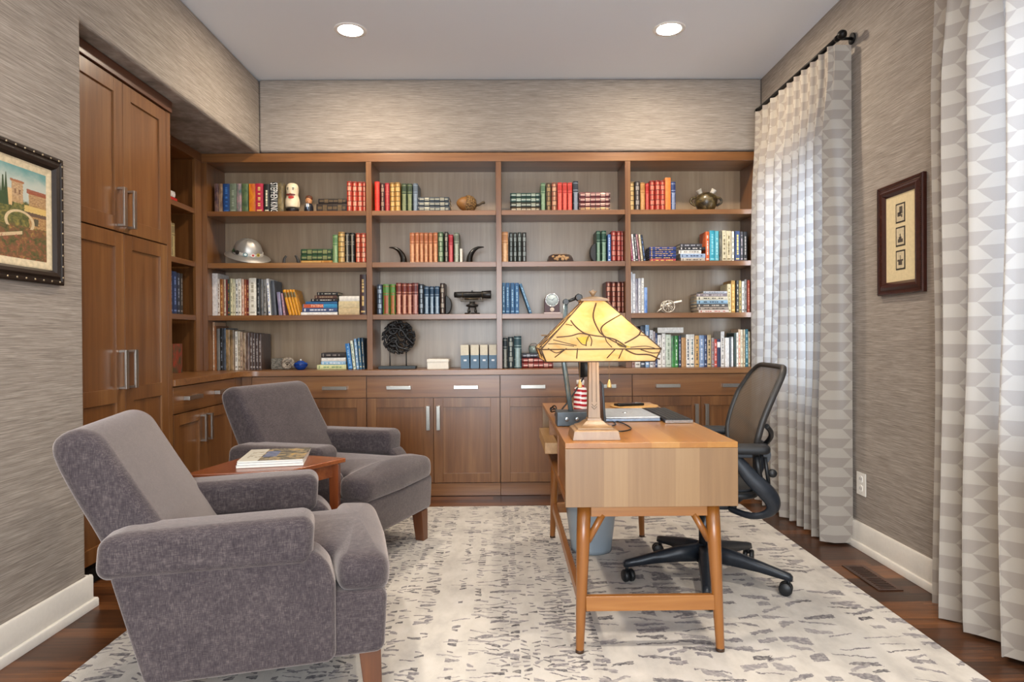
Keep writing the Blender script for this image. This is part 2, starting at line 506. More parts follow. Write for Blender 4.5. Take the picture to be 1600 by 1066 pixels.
def rod(y0, y1, label):
    t = thing('curtain_rod', label, 'curtain rod', (1.79, (y0 + y1) / 2, 2.7), 0, 'curtain rods')
    MB().tube([(1.79, y0 - .02, 2.717), (1.79, y1, 2.717)], .013, 12).build('pole', M_IRON, t, world=True)
    MB().lathe([(.001, -.03), (.016, -.026), (.024, -.012), (.024, .0), (.015, .012), (.013, .02)], 16, (1.79, y0 - .03, 2.717), axis='Y').build('finial', M_IRON, t, world=True)
    for y in (y0 + .012, y1 - .03):
        b = MB().tube([(1.872, y, 2.717), (1.80, y, 2.717)], .008, 10)
        b.lathe([(.03, 0), (.03, .008), (.012, .014)], 16, (1.864, y, 2.717), axis='X')
        b.lathe([(.0165, -.01), (.0165, .01)], 14, (1.79, y, 2.717), axis='Y')
        b.build('bracket', M_IRON, t, world=True)
curtain(3.455, 4.56, 'long patterned linen curtain hanging between the bookcase and the small framed print', 10, 4)
rod(3.445, 4.58, 'black iron curtain rod holding the curtain beside the bookcase')
curtain(1.25, 2.65, 'long patterned linen curtain hanging on the camera side of the small framed print', 9, 9)
rod(1.25, 2.66, 'black iron curtain rod above the curtain nearest the camera')

# wall outlet
ou = thing('wall_outlet', 'white plastic wall outlet above the baseboard beside the curtain hem', 'outlet', (XR, 3.395, .343))
MB().box(XR - .006, XR - .0005, 3.352, 3.438, .283, .403).build('cover_plate', plain('e9e5dd', .35, var=.01), ou, world=True, bevel=.002)
for z in (.318, .368):
    s = MB().prism(rrect(3.378, 3.412, z - .019, z + .019, .012), XR - .009, XR - .006, 'X').build('socket', plain('f1eee8', .35, var=.01), ou, world=True)
    MB().box(XR - .0095, XR - .009, 3.386, 3.389, z - .005, z + .009).box(XR - .0095, XR - .009, 3.401, 3.404, z - .005, z + .009).build('socket_slots', plain('3a3632', .6), s, world=True)
# ================================================================== built-in cabinets
W_V = wood('cherry_upright_grain', '#522f15', '#744a26', '#90663c', 'Z', .8, .29)
W_H = wood('cherry_cross_grain', '#5c371b', '#7f532d', '#9c7044', 'X', .8, .29)
W_Y = wood('cherry_long_grain', '#522f15', '#744a26', '#90663c', 'Y', .8, .29)
W_BACK = wood('bookcase_backing', '#887158', '#a28a6e', '#b6a184', 'Z', .9, .32)
M_STEEL = plain('b9b4ab', .28, 1.0, var=.03)
M_DARK = plain('0c0705', .9)

def handle(parent, c, axis, length, out, name='handle'):
    """a flat square-section bar pull on two posts; out = direction it stands proud"""
    c = Vector(c); o = Vector(out); a = Vector({'X': (1, 0, 0), 'Y': (0, 1, 0), 'Z': (0, 0, 1)}[axis])
    b = o.cross(a)
    mb = MB()
    def bx(p0, p1):
        mb.box(min(p0.x, p1.x), max(p0.x, p1.x), min(p0.y, p1.y), max(p0.y, p1.y), min(p0.z, p1.z), max(p0.z, p1.z))
    h = length / 2
    bx(c - a * h - b * .0125 + o * .026, c + a * h + b * .0125 + o * .036)
    for s in (-1, 1):
        q = c + a * s * (h - .006)
        bx(q - a * .006 - b * .0115, q + a * .006 + b * .0115 + o * .028)
    return mb.build(name, M_STEEL, parent, world=True, bevel=.0015)

def shaker(parent, name, u0, u1, z0, z1, plane, out, rail=.062, mid=None, th=.02):
    """a frame-and-panel door: u runs along the face (X for out=-Y, Y for out=+X)"""
    front, back = plane, plane - th * (1 if out == 'X' else -1)
    def bx(mb, a, b, c, d, dep0, dep1):
        if out == 'X': mb.box(min(dep0, dep1), max(dep0, dep1), a, b, c, d)
        else: mb.box(a, b, min(dep0, dep1), max(dep0, dep1), c, d)
    g = .0015
    u0 += g; u1 -= g; z0 += g; z1 -= g
    mb = MB()
    bx(mb, u0, u0 + rail, z0, z1, front, back); bx(mb, u1 - rail, u1, z0, z1, front, back)
    bx(mb, u0 + rail, u1 - rail, z0, z0 + rail, front, back); bx(mb, u0 + rail, u1 - rail, z1 - rail, z1, front, back)
    if mid: bx(mb, u0 + rail, u1 - rail, mid - rail * .5, mid + rail * .5, front, back)
    d = mb.build(name, W_V, parent, world=True, bevel=.0012, seg=1)
    s = .009 * (1 if out == 'X' else -1)
    mb = MB()
    spans = [(z0 + rail, z1 - rail)] if not mid else [(z0 + rail, mid - rail * .5), (mid + rail * .5, z1 - rail)]
    for a, b in spans: bx(mb, u0 + rail - .002, u1 - rail + .002, a - .002, b + .002, front - s, back + s * .2)
    mb.build('door_panel', W_V, d, world=True)
    return d

# ---- base cabinets under the back bookcase
BX = [-1.858, -.986, -.037, .906, 1.855]
BL = ['walnut base cabinet in the corner behind the far armchair', 'walnut base cabinet with all of both doors in view between far armchair and desk',
      'walnut base cabinet directly behind the desk and the stained glass lamp', 'walnut base cabinet behind the office chair, next to the curtain']
for i in range(4):
    x0, x1 = BX[i] + .001, BX[i + 1] - .001
    t = thing('base_cabinet', BL[i], 'cabinet', ((x0 + x1) / 2, YB + .2, 0), 0, 'base cabinets under the bookcase')
    MB().box(x0, x1, YB + .021, 5.0, .095, .862).build('carcass', W_V, t, world=True)
    MB().box(x0, x1, YB + .004, YB + .03, .002, .092).build('plinth', W_H, t, world=True, bevel=.001)
    fx0 = x0 + (.06 if i == 0 else 0)
    if i == 0: MB().box(-1.8685, fx0, YB, YB + .02, .003, .862).build('corner_stile', W_V, t, world=True)
    d = MB().box(fx0 + .002, x1 - .002, YB, YB + .02, .7065, .858).build('drawer', W_H, t, world=True, bevel=.0012)
    w = x1 - fx0
    for q in ((.245, .735) if i else (.24, .76)):
        px = (-1.206, -1.52) if i == 0 else [None, (-.753, -.278), (.198, .70), (1.156, 1.631)][i]
    for cx in px: handle(d, (cx, YB, .778), 'X', .172, (0, -1, 0))
    xm = (fx0 + x1) / 2 if i < 3 else 1.396
    for a, b, hx_ in ((fx0 + .001, xm, xm - .036), (xm, x1 - .001, xm + .036)):
        dd = shaker(t, 'door', a, b, .095, .702, YB, 'Y', .066)
        handle(dd, (hx_, YB, .561), 'Z', .172, (0, -1, 0))
# ---- left return
FX = -1.87
t = thing('base_cabinet', 'walnut base cabinet on the side return beside the tall cabinet', 'cabinet', (FX - .2, 4.1, 0), 0, 'base cabinets under the bookcase')
MB().box(-2.48, FX - .021, 3.665, 4.60, .095, .862).build('carcass', W_V, t, world=True)
MB().box(FX - .03, FX - .004, 3.665, 4.60, .002, .092).build('plinth', W_Y, t, world=True)
MB().box(FX - .02, FX, 4.51, 4.6095, .003, .862).build('corner_stile', W_V, t, world=True)
d = MB().box(FX - .02, FX, 3.667, 4.505, .7065, .858).build('drawer', W_Y, t, world=True, bevel=.0012)
for cy in (3.87, 4.27): handle(d, (FX, cy, .787), 'Y', .172, (1, 0, 0))
for a, b, hy in ((3.667, 4.04, 4.0), (4.04, 4.505, 4.08)):
    dd = shaker(t, 'door', a, b, .095, .702, FX, 'X', .066)
    handle(dd, (FX, hy, .585), 'Z', .165, (1, 0, 0))
# ---- one L-shaped countertop with a curved inside corner
r = .13
cl, cf = -1.857, 4.598
poly = [(-2.49, 3.665), (cl, 3.665)] + [(cl + r - r * math.cos(a), cf - r + r * math.sin(a)) for a in [PI / 2 * k / 10 for k in range(11)]] + [(1.857, cf), (1.857, 5.0), (-2.49, 5.0)]
ct = MB().prism(poly, .8635, .902, 'Z').build('countertop', W_H, bevel=.003)
tag(ct, 'continuous walnut countertop running round the corner under the bookcase', 'countertop')

# ---- tall cabinet
t = thing('tall_cabinet', 'tall walnut cabinet with four doors recessed behind the painting wall', 'cabinet', (FX - .3, 3.2, 0))
MB().box(-2.48, FX - .021, 2.765, 3.66, .11, 2.461).build('carcass', W_V, t, world=True)
MB().box(-2.40, FX - .05, 2.765, 3.66, .002, .11).build('toe_kick', M_DARK, t, world=True)
MB().box(FX - .02, FX + .012, 2.765, 3.66, 2.398, 2.461).build('cornice', wood('cherry_dark', '#3a1c0b', '#4d2811', '#64381b', 'Y'), t, world=True, bevel=.002)
MB().box(FX - .02, FX, 3.618, 3.66, .11, 2.397).build('end_stile', W_V, t, world=True, bevel=.001)
for a, b, hy in ((2.80, 3.208, 3.168), (3.208, 3.617, 3.25)):
    dd = shaker(t, 'door', a, b, 1.655, 2.395, FX, 'X', .07)
    handle(dd, (FX, hy, 1.775), 'Z', .19, (1, 0, 0))
    dd = shaker(t, 'door', a, b, .115, 1.651, FX, 'X', .07, mid=.86)
    handle(dd, (FX, hy, .985), 'Z', .19, (1, 0, 0))

# ---- back bookcase
DV = [(-2.185, -2.135), (-.994, -.954), (-.059, -.02), (.876, .915), (1.822, 1.857)]
SH = [(1.2635, 1.2995), (1.6395, 1.676), (2.0135, 2.048)]
bc = thing('bookcase', 'wide walnut bookcase of four bays filling the back wall', 'bookcase', (-.16, YU + .16, .9022))
for a, b in DV: MB().box(a, b, YU, 4.985, .9025, 2.399).build('upright', W_V, bc, world=True, bevel=.0012, seg=1)
MB().box(-2.185, 1.857, YU - .002, YU + .028, 2.3995, 2.462).build('header', W_H, bc, world=True, bevel=.002)
MB().box(-2.185, 1.857, YU + .029, 4.985, 2.40, 2.43).build('top_board', W_H, bc, world=True)
for i in range(4):
    a, b = DV[i][1], DV[i + 1][0]
    MB().box(a + .0005, b - .0005, 4.985, 4.995, .9025, 2.40).build('back_panel', W_BACK, bc, world=True)
    for z0, z1 in SH:
        MB().box(a + .0008, b - .0008, YU + .003, 4.984, z0, z1).build('shelf', W_H, bc, world=True, bevel=.0015)
# ---- return bookcase on the left wall of the alcove
UX = -2.17
lb = thing('bookcase', 'narrow walnut return bookcase half hidden by the tall cabinet', 'bookcase', (UX - .15, 4.15, .9022))
MB().box(-2.48, UX, 3.665, 3.70, .9025, 2.399).build('upright', W_V, lb, world=True)
MB().box(UX - .02, UX, 4.58, 4.676, .9025, 2.399).build('upright', W_V, lb, world=True, bevel=.001)
MB().box(-2.48, UX - .0005, 4.60, 4.62, .9025, 2.399).build('side_panel', W_V, lb, world=True)
MB().box(UX - .028, UX + .002, 3.665, 4.677, 2.3995, 2.462).build('header', W_Y, lb, world=True, bevel=.002)
MB().box(-2.48, UX - .029, 3.665, 4.677, 2.40, 2.43).build('top_board', W_Y, lb, world=True)
MB().box(-2.492, -2.482, 3.665, 4.60, .9025, 2.40).build('back_panel', W_V, lb, world=True)
for z0, z1 in SH: MB().box(-2.48, UX - .003, 3.701, 4.579, z0, z1).build('shelf', W_Y, lb, world=True, bevel=.0015)
# ================================================================== books
YS = 4.742
ORD = 'first second third fourth fifth sixth seventh eighth ninth tenth eleventh twelfth thirteenth fourteenth fifteenth sixteenth seventeenth eighteenth nineteenth twentieth'.split()
ORD += ['twenty-' + o for o in ORD[:9]] + ['thirtieth'] + ['thirty-' + o for o in ORD[:9]]
PAGE = None
def page_mat():
    global PAGE
    if PAGE is None:
        m = Mat('book_pages', rough=.9, spec=.1)
        x, y, z = m.xyz()
        f = m.noise(m.vec(x * 900.0, 0.0, z * 3.0), 1, 1)
        m.set('Base Color', m.ramp(f, (.3, '#b9a98a'), (.7, '#e6dcc6')))
        PAGE = m.m
    return PAGE
def jacket(c1, c2):
    k = ('j', c1, c2)
    if k not in _cache:
        m = Mat('printed_jacket_' + c1, rough=.35)
        f = m.noise(m.scale(m.co(), (1, 1, .55), True), 26, 4, .6, .4)
        m.set('Base Color', m.ramp(f, (.36, c1), (.64, c2)))
        _cache[k] = m.m
    return _cache[k]

def make_book(w, h, d, style, c1, c2, seed=0):
    """upright book, spine towards -Y at y=0, foot at z=0, centred on x; returns the cover object with its page block"""
    rnd = random.Random(seed)
    leather = style in 'glo'
    if leather: c2 = '%02x%02x%02x' % tuple(int(int(c2[i:i + 2], 16) * .62 + int(c1[i:i + 2], 16) * .38) for i in (0, 2, 4))
    mats = [plain(c1, .42 if leather else .45), plain(c2, .38, .25 if leather else 0), plain('%02x%02x%02x' % tuple(int(int(c1[i:i + 2], 16) * .45) for i in (0, 2, 4)), .5)]
    if style == 'j': mats[0] = jacket(c1, c2)
    mb = MB(); bul = min(.22 * w, .006) if leather else min(.08 * w, .003)
    n = 6
    xs = [(-w / 2 + w * k / n) for k in range(n + 1)]
    ys = [-bul * (1 - (2 * k / n - 1) ** 2) for k in range(n + 1)]
    # spine rows
    if leather:
        bands = [.035, .20, .365, .53, .69, .85, .965] if style == 'g' else [.04, .27, .62, .70, .93]
        zs, kind = [0], []
        for i, b in enumerate(bands):
            zs += [b - .012, b + .012]; kind += [('gap', i), ('band', i)]
        zs.append(1); kind.append(('gap', len(bands)))
    elif style == 'p':
        zs = [0, .06, .1]; kind = [('n', 0), ('mark', 1), ('n', 0)]
        z = .22
        while z < .86:
            e = min(.88, z + rnd.uniform(.03, .12)); zs += [z, e]; kind += [('text', 0), ('n', 0)]; z = e + rnd.choice([.02, .02, .09])
        zs.append(1); zs.sort()
        kind = kind[:len(zs) - 1] + ['n'] * 0
    elif style == 't':
        zs = [0, .70, .90, 1]; kind = [('n', 0), ('block', 0), ('n', 0)]
    else:
        zs = [0, 1]; kind = [('n', 0)]
    zs = [z * h for z in zs]; m = len(zs)
    vs = [(xs[k], ys[k], z) for z in zs for k in range(n + 1)]
    # proud raised bands
    fs, mi = [], []
    for i in range(m - 1):
        kd = kind[i][0] if i < len(kind) else 'n'
        for k in range(n):
            fs.append((i * (n + 1) + k, i * (n + 1) + k + 1, (i + 1) * (n + 1) + k + 1, (i + 1) * (n + 1) + k))
            s = 0
            mid = 1 <= k <= n - 2
            core = 2 <= k <= 3
            if kd == 'band': s = 2 if style == 'g' else 1
            elif kd == 'gap' and 0 < kind[i][1] < len(bands):
                if style == 'g': s = 1 if core or (mid and kind[i][1] % 3 == 2) else 0
                elif style == 'l': s = 1 if mid and kind[i][1] in (1, 2) else 0
                else: s = 1 if core else 0
            elif kd == 'text': s = 1 if core else 0
            elif kd == 'mark': s = 1 if mid else 0
            elif kd == 'block': s = 1
            mi.append(s)
    mb.v = [Vector(p) for p in vs]; mb.f = [list(f) for f in fs]; mb.mi = mi; mb.sm = [True] * len(fs)
    b = .0025
    for x0, x1 in ((-w / 2, -w / 2 + b), (w / 2 - b, w / 2)): mb.box(x0, x1, 0, d, 0, h)
    mb.box(-w / 2 + b, w / 2 - b, .0005, .003, 0, h)
    o = mb.build('book', mats)
    MB().box(-w / 2 + b + .0003, w / 2 - b - .0003, .0035, d - .004, .003, h - .004).build('page_block', page_mat(), o)
    return o

_nb = [0]
def place(o, x, y, z, label, group, ry=0, rz=0):
    o.location = (x, y, z); o.rotation_euler = (0, R(ry), R(rz)); tag(o, label, 'book', group)

def row(ox, oy, sc, zb, phrase, group, items, depth=.17, stackphrase=None, ys=YS, start=0):
    """items: (x0, x1, top, style, colour, second colour, look[, lean])   or ('S', x0, x1, y0, y1, ...) lying flat, spine out"""
    n = start; sn = 0; base = {}
    for it in items:
        _nb[0] += 1
        if it[0] == 'S':
            _, a, b, y0, y1, st, c1, c2, look, sp, nth = it
            X0, X1 = atY(ox + a / sc, 500, ys).x, atY(ox + b / sc, 500, ys).x
            Z1, Z0 = atY(ox + a / sc, oy + y0 / sc, ys).z, atY(ox + a / sc, oy + y1 / sc, ys).z
            Z0 = zb + .0006
            if base and min(base['b'], b) - max(base['a'], a) > 60: Z0 = base['z']
            if Z1 - Z0 < .010: Z1 = Z0 + .011
            base.update(a=a, b=b, z=Z1 + .0006)
            w, h = Z1 - Z0, X1 - X0
            o = make_book(w, h, depth, st, c1, c2, _nb[0])
            place(o, X0, ys + .002 * (_nb[0] % 3), (Z0 + Z1) / 2, f'{look} book lying flat {sp}', group, 90)
            continue
        a, b, top, st, c1, c2, look = it[:7]
        lean = it[7] if len(it) > 7 else 0
        X0, X1 = atY(ox + a / sc, 500, ys).x, atY(ox + b / sc, 500, ys).x
        Z1 = atY(ox + a / sc, oy + top / sc, ys).z
        for q0, q1 in zip(DV, DV[1:]):
            if q0[0] < (X0 + X1) / 2 < q1[1]: X0, X1 = max(X0, q0[1] + .0015), min(X1, q1[0] - .0015)
        w = X1 - X0 - .0012
        if lean: w *= .84
        if lean:
            th = R(lean); h = (Z1 - zb - w * abs(math.sin(th))) / math.cos(th)
        else: h = Z1 - zb - .0006
        d = depth * (1 if st in 'glo' else (.86 + .2 * ((_nb[0] * 7) % 5) / 5))
        o = make_book(w, h, min(d, .225), st, c1, c2, _nb[0])
        xc = (X0 + X1) / 2
        if lean > 0: xc = X0 + w / 2 * math.cos(th); zc = zb + .0006 + w / 2 * math.sin(th)      # top leans to +X: pivots on its right foot
        elif lean < 0: zc = zb + .0006 + w / 2 * math.sin(-th)
        else: zc = zb + .0006
        place(o, xc, ys + .003 * ((_nb[0] * 5) % 4), zc, f'{look} book, {ORD[n]} from left {phrase}', group, lean)
        if lean: rest(o, zb)
        n += 1
GD = 'd8b878'; CR = 'e8d9b8'
# ---- bay 1
A = (320, 240, 5.714)
row(*A, 2.0486, 'beside the big nesting doll', 'upright books beside the nesting dolls', [
 (95, 130, 268, 'j', '3b2b3a', '8a6a58', 'mottled purple-brown'), (131, 165, 268, 'j', '5a3f33', 'a88c70', 'mottled brown'),
 (168, 229, 268, 'p', '1c3f73', '3a6aa8', 'thick navy blue'), (232, 292, 268, 'p', '66705c', '8b9480', 'grey-green'),
 (294, 335, 268, 'j', 'b08a8c', '44655e', 'pink and teal patterned'), (338, 393, 268, 'j', '3d5138', '6c7d52', 'dark green'),
 (400, 460, 268, 'j', 'e08a1e', 'c8602a', 'bright orange'), (462, 529, 268, 'p', 'b3273f', 'e0c070', 'crimson'),
 (535, 586, 272, 'p', '24231f', 'd8d0b0', 'black'), (592, 655, 256, 'n', '14110f', 'ffffff', 'black white-lettered'),
 (657, 706, 258, 'j', '3a3024', '8c7a52', 'dark mottled jacketed')])
row(*A, 2.0486, 'beside the pair of black flat books', 'red gilt books at the end of the doll shelf', [
 (1278, 1322, 250, 'g', 'b03522', CR, 'red gilt leather'), (1325, 1368, 252, 'g', 'b03522', CR, 'red gilt leather'),
 (1370, 1415, 252, 'g', 'b03522', CR, 'red gilt leather'), (1417, 1441, 252, 'g', 'a83222', CR, 'narrow red gilt leather'),
 ('S', 1005, 1276, 449, 502, 'g', '2a1d16', '8a7450', 'black gilt leather', 'beneath another black one beside the small doll', 'flat'),
 ('S', 1022, 1276, 402, 446, 'g', '241a14', '8a7450', 'black gilt leather', 'on another one beside the small doll', 'flat')])
row(*A, 1.6766, 'beside the two flat green books', 'leather books on the hard hat shelf', [
 (1145, 1190, 725, 'l', '5b7d4f', 'a9b88a', 'pale green leather'), (1195, 1251, 700, 'g', 'a9803f', 'ddc48c', 'tall tan gilt'),
 (1255, 1298, 708, 'o', '17130f', 'cfc6ae', 'black and silver leather'), (1301, 1341, 708, 'o', '17130f', 'cfc6ae', 'black and silver leather'),
 (1352, 1393, 710, 'g', 'b84a32', CR, 'brick red gilt'), (1398, 1441, 710, 'g', 'b84a32', CR, 'brick red gilt'),
 ('S', 865, 1143, 957, 972, 'l', 'a8722e', GD, 'thin tan', 'at the bottom beside the black horseshoe', 'flat'),
 ('S', 860, 1143, 906, 955, 'g', '28492c', 'b9ab72', 'green gilt leather', 'second in the pile beside the black horseshoe', 'flat'),
 ('S', 862, 1143, 853, 904, 'g', '28492c', 'b9ab72', 'green gilt leather', 'topmost beside the black horseshoe', 'flat')])
B_ = (320, 400, 5.329)
row(*B_, 1.3001, 'on the shelf below the hard hat', 'books on the shelf below the hard hat', [
 (52, 106, 145, 'n', 'e6e2de', 'ffffff', 'white plastic-wrapped'), (108, 126, 190, 'p', 'dcd2c4', '6b4a38', 'thin white and brown'), (127, 156, 192, 'p', '9a5f2c', 'd0a468', 'tan brown'),
 (158, 174, 195, 'p', 'c9b9a0', '7a4a3a', 'thin beige'), (175, 190, 195, 'n', '7d2730', 'ffffff', 'thin wine red'), (191, 211, 195, 'p', '35432f', 'b06a2a', 'dark green'),
 (213, 232, 188, 'p', 'd6cda6', '6c6a4c', 'cream and olive'), (233, 250, 190, 'p', 'cfc8a8', '7a7458', 'thin cream'), (253, 274, 192, 'p', 'e8e2d6', '1d1a18', 'white and black'),
 (276, 304, 190, 'p', 'ded6c6', '8a8070', 'cream'), (306, 326, 192, 'p', 'd8b49c', '9a5a48', 'peach'), (328, 346, 195, 'p', '9c4a22', 'e0b080', 'rust orange'), (347, 366, 198, 'p', '6d1f18', 'c9a060', 'dark red'),
 (370, 430, 185, 'p', 'e3dccb', 'a8a08c', 'wide ivory'), (433, 460, 190, 'p', '1b1a1a', '8a8a88', 'black'), (462, 484, 195, 'j', '4a4846', '8a8682', 'grey-black'), (486, 510, 195, 'p', '8b8680', '3a3836', 'grey'),
 (528, 552, 190, 'p', 'ece9e4', '5a74a8', 'leaning white', -3), (566, 600, 205, 'n', '4c4f57', '8a9098', 'leaning charcoal', -4), (612, 644, 300, 'j', '5a5e86', '9c8ea2', 'leaning violet paperback', -5), (650, 668, 310, 'p', 'b98f9a', '6a4a58', 'leaning pink paperback', -6),
 (700, 726, 280, 't', 'd9951d', '6a5a34', 'leaning yellow', -14), (727, 751, 280, 't', 'd9951d', '6a5a34', 'leaning yellow', -14), (752, 774, 278, 't', 'd9951d', '6a5a34', 'leaning yellow', -14), (775, 797, 278, 't', 'd9951d', '6a5a34', 'leaning yellow', -14)], depth=.19)
row(*B_, 1.3001, 'beside the stack of cream paperbacks', 'pile of books below the flat green books', [
 (1293, 1345, 155, 'p', '3a1d18', 'c9a868', 'tall dark brown reference'),
 ('S', 800, 1104, 468, 492, 'n', 'ece9e2', 'c9c5bc', 'white', 'lowest under the lettered one', 'flat'),
 ('S', 812, 1104, 435, 466, 'p', '3b4a72', 'd8d8dc', 'navy and white', 'just under the lettered one', 'flat'),
 ('S', 818, 1102, 402, 433, 'n', '2f86b4', 'c8502a', 'turquoise orange-lettered', 'in the middle of a mixed pile', 'flat'),
 ('S', 840, 1102, 380, 400, 'n', '265a86', '88aacc', 'dark blue', 'just above the lettered one', 'flat'),
 ('S', 885, 1108, 358, 378, 'p', '1a1615', 'c0b8ae', 'black', 'third down in the mixed pile', 'flat'),
 ('S', 915, 1100, 330, 356, 'p', '4a2c22', '9a8468', 'brown', 'second down in the mixed pile', 'flat'),
 ('S', 935, 1110, 302, 328, 'p', '15120f', '9a9488', 'black', 'topmost of the mixed pile', 'flat'),
 ('S', 1116, 1288, 436, 485, 'n', 'c3ad83', 'e0d0a8', 'cream', 'beneath two others beside the tall brown reference', 'flat'),
 ('S', 1116, 1288, 378, 434, 'n', 'cbb88e', 'e0d0a8', 'cream', 'between two others beside the tall brown reference', 'flat'),
 ('S', 1120, 1288, 335, 376, 'n', 'e6e0d4', '3a3836', 'white', 'topmost beside the tall brown reference', 'flat')], depth=.15)
row(*B_, .9025, 'on the counter in the corner', 'tall books on the counter in the corner', [
 (42, 78, 552, 'p', 'd9b08c', 'e8d8c8', 'tall peach'), (79, 94, 582, 'n', '8d5528', 'c88a4a', 'orange-brown'), (97, 122, 605, 'n', '74726e', 'b0aeaa', 'thin grey'), (124, 146, 602, 'p', '1a1918', '7a8290', 'black'), (147, 170, 602, 'j', '23262b', '5a6470', 'charcoal'),
 (173, 206, 615, 'j', 'b69468', '6a5434', 'tan patterned'), (207, 240, 618, 'j', 'a88a62', '5e4a30', 'tan patterned'), (245, 268, 628, 'p', 'dcd6ca', '8a8478', 'white'), (270, 290, 628, 'p', 'cbbca2', '6a5a44', 'cream'), (291, 312, 632, 'p', 'a98f76', '5a4636', 'beige'), (315, 338, 640, 'j', '6a4c38', 'c8b090', 'brown mottled'),
 (342, 366, 640, 'j', '4a3630', '8a7468', 'dark brown'), (368, 392, 642, 'p', '57443c', 'b0a8a0', 'brown silver-edged'), (394, 418, 645, 'p', '4c3c36', 'b0a8a0', 'brown silver-edged'), (420, 442, 648, 'p', '4a3a36', 'a8a09a', 'brown silver-edged'), (444, 466, 650, 'p', '54423a', 'a8a09a', 'brown silver-edged')], depth=.21)
row(*B_, .9025, 'beside the low pile on the counter', 'blue books at the end of the corner counter', [
 (1186, 1228, 728, 'p', '2f78b8', '9cc4e0', 'leaning bright blue', -7), (1231, 1256, 705, 'p', 'd8dcc8', '5a8a78', 'leaning white-green', -6), (1258, 1282, 690, 'p', '7fa6c8', 'e0e8ee', 'leaning pale blue', -5), (1284, 1306, 682, 'p', '3f6f8e', 'd8c890', 'leaning teal', -4), (1308, 1328, 685, 'p', '27465c', 'c8b890', 'leaning dark blue', -3),
 ('S', 932, 1174, 908, 944, 'p', 'cfd09a', '8aa070', 'pale yellow-green', 'lowest of the pile right of the blue bowl', 'flat'),
 ('S', 965, 1170, 880, 906, 'p', '8db4d0', 'e8e8e8', 'light blue', 'second up in the pile right of the blue bowl', 'flat'),
 ('S', 968, 1170, 848, 878, 'n', 'e0dcd4', 'c8c4bc', 'white', 'third up in the pile right of the blue bowl', 'flat'),
 ('S', 968, 1166, 808, 845, 'p', '241d1c', '8a8078', 'black', 'topmost of the pile right of the blue bowl', 'flat')], depth=.17)
# ---- bay 2
C_ = (570, 240, 5.923)
row(*C_, 2.0486, 'on the acorn shelf', 'leather books on the acorn shelf', [
 (100, 146, 260, 'o', 'c4281f', 'e06a50', 'bright red'), (154, 191, 275, 'g', '431c1c', 'd8c8a8', 'dark maroon gilt'), (195, 236, 272, 'o', '98202a', 'd08a70', 'crimson'), (242, 286, 268, 'g', 'a97b3c', 'e4c98e', 'tan gilt'), (290, 336, 268, 'g', 'a97b3c', 'e4c98e', 'tan gilt'),
 (349, 395, 278, 'l', '2d3c27', 'b9b98a', 'dark green leather'), (400, 446, 278, 'l', '2d3c27', 'b9b98a', 'dark green leather'), (454, 497, 275, 'l', '56626f', 'a3aeba', 'blue-grey leather'),
 ('S', 500, 795, 491, 516, 'g', '2d3843', 'cbbf9c', 'navy gilt', 'lowest of three left of the acorn', 'flat'),
 ('S', 500, 792, 446, 487, 'g', '2d3843', 'cbbf9c', 'navy gilt', 'middle of three left of the acorn', 'flat'), ('S', 502, 788, 403, 443, 'g', '2d3843', 'cbbf9c', 'navy gilt', 'topmost of three left of the acorn', 'flat')])
row(*C_, 1.6766, 'between the two black horns', 'leather books between the black horns', [
 *[(a, b, 732, 'l', 'a4603c', 'e6b88e', 'rust tan leather') for a, b in ((420, 466), (470, 508), (511, 548), (552, 589), (593, 633), (638, 679))],
 (684, 731, 727, 'g', '4a6446', 'ccd0ac', 'green gilt'), (741, 776, 725, 'g', '2b2723', 'd0c8b0', 'black gilt'), (780, 821, 750, 'l', '9a1f2d', 'd88a80', 'red leather'), (832, 876, 733, 'l', '636a5c', 'cfd0bc', 'grey-green leather'), (884, 905, 880, 'n', 'e8e2d6', 'ffffff', 'short white')])
D_ = (570, 410, 5.923)
row(*D_, 1.3001, 'on the surveying level shelf', 'leather books on the surveying level shelf', [
 (115, 161, 205, 'g', '3c4a5c', 'b7c2cc', 'slate blue gilt'), (168, 228, 203, 'l', '4c7a35', 'b8302a', 'thick green red-labelled'), (236, 284, 203, 'l', '4c7a35', 'c84a30', 'green red-labelled'),
 (291, 340, 190, 'l', '6d2c22', 'e6bd9c', 'brown-red leather'), (344, 389, 192, 'l', '6d2c22', 'e6bd9c', 'brown-red leather'), (392, 439, 192, 'l', '6d2c22', 'e6bd9c', 'brown-red leather'), (442, 496, 190, 'l', '5c2624', 'd0a898', 'maroon leather'),
 (502, 546, 203, 'g', '1d2733', 'c4ccd0', 'dark navy gilt'), (552, 594, 222, 'l', '24405a', 'cfd8dc', 'navy oval-stamped'), (601, 641, 222, 'l', '24405a', 'cfd8dc', 'navy oval-stamped'), (649, 691, 222, 'l', '24405a', 'cfd8dc', 'navy oval-stamped'), (698, 741, 193, 'g', '33231d', 'cfc6b4', 'dark brown gilt')])
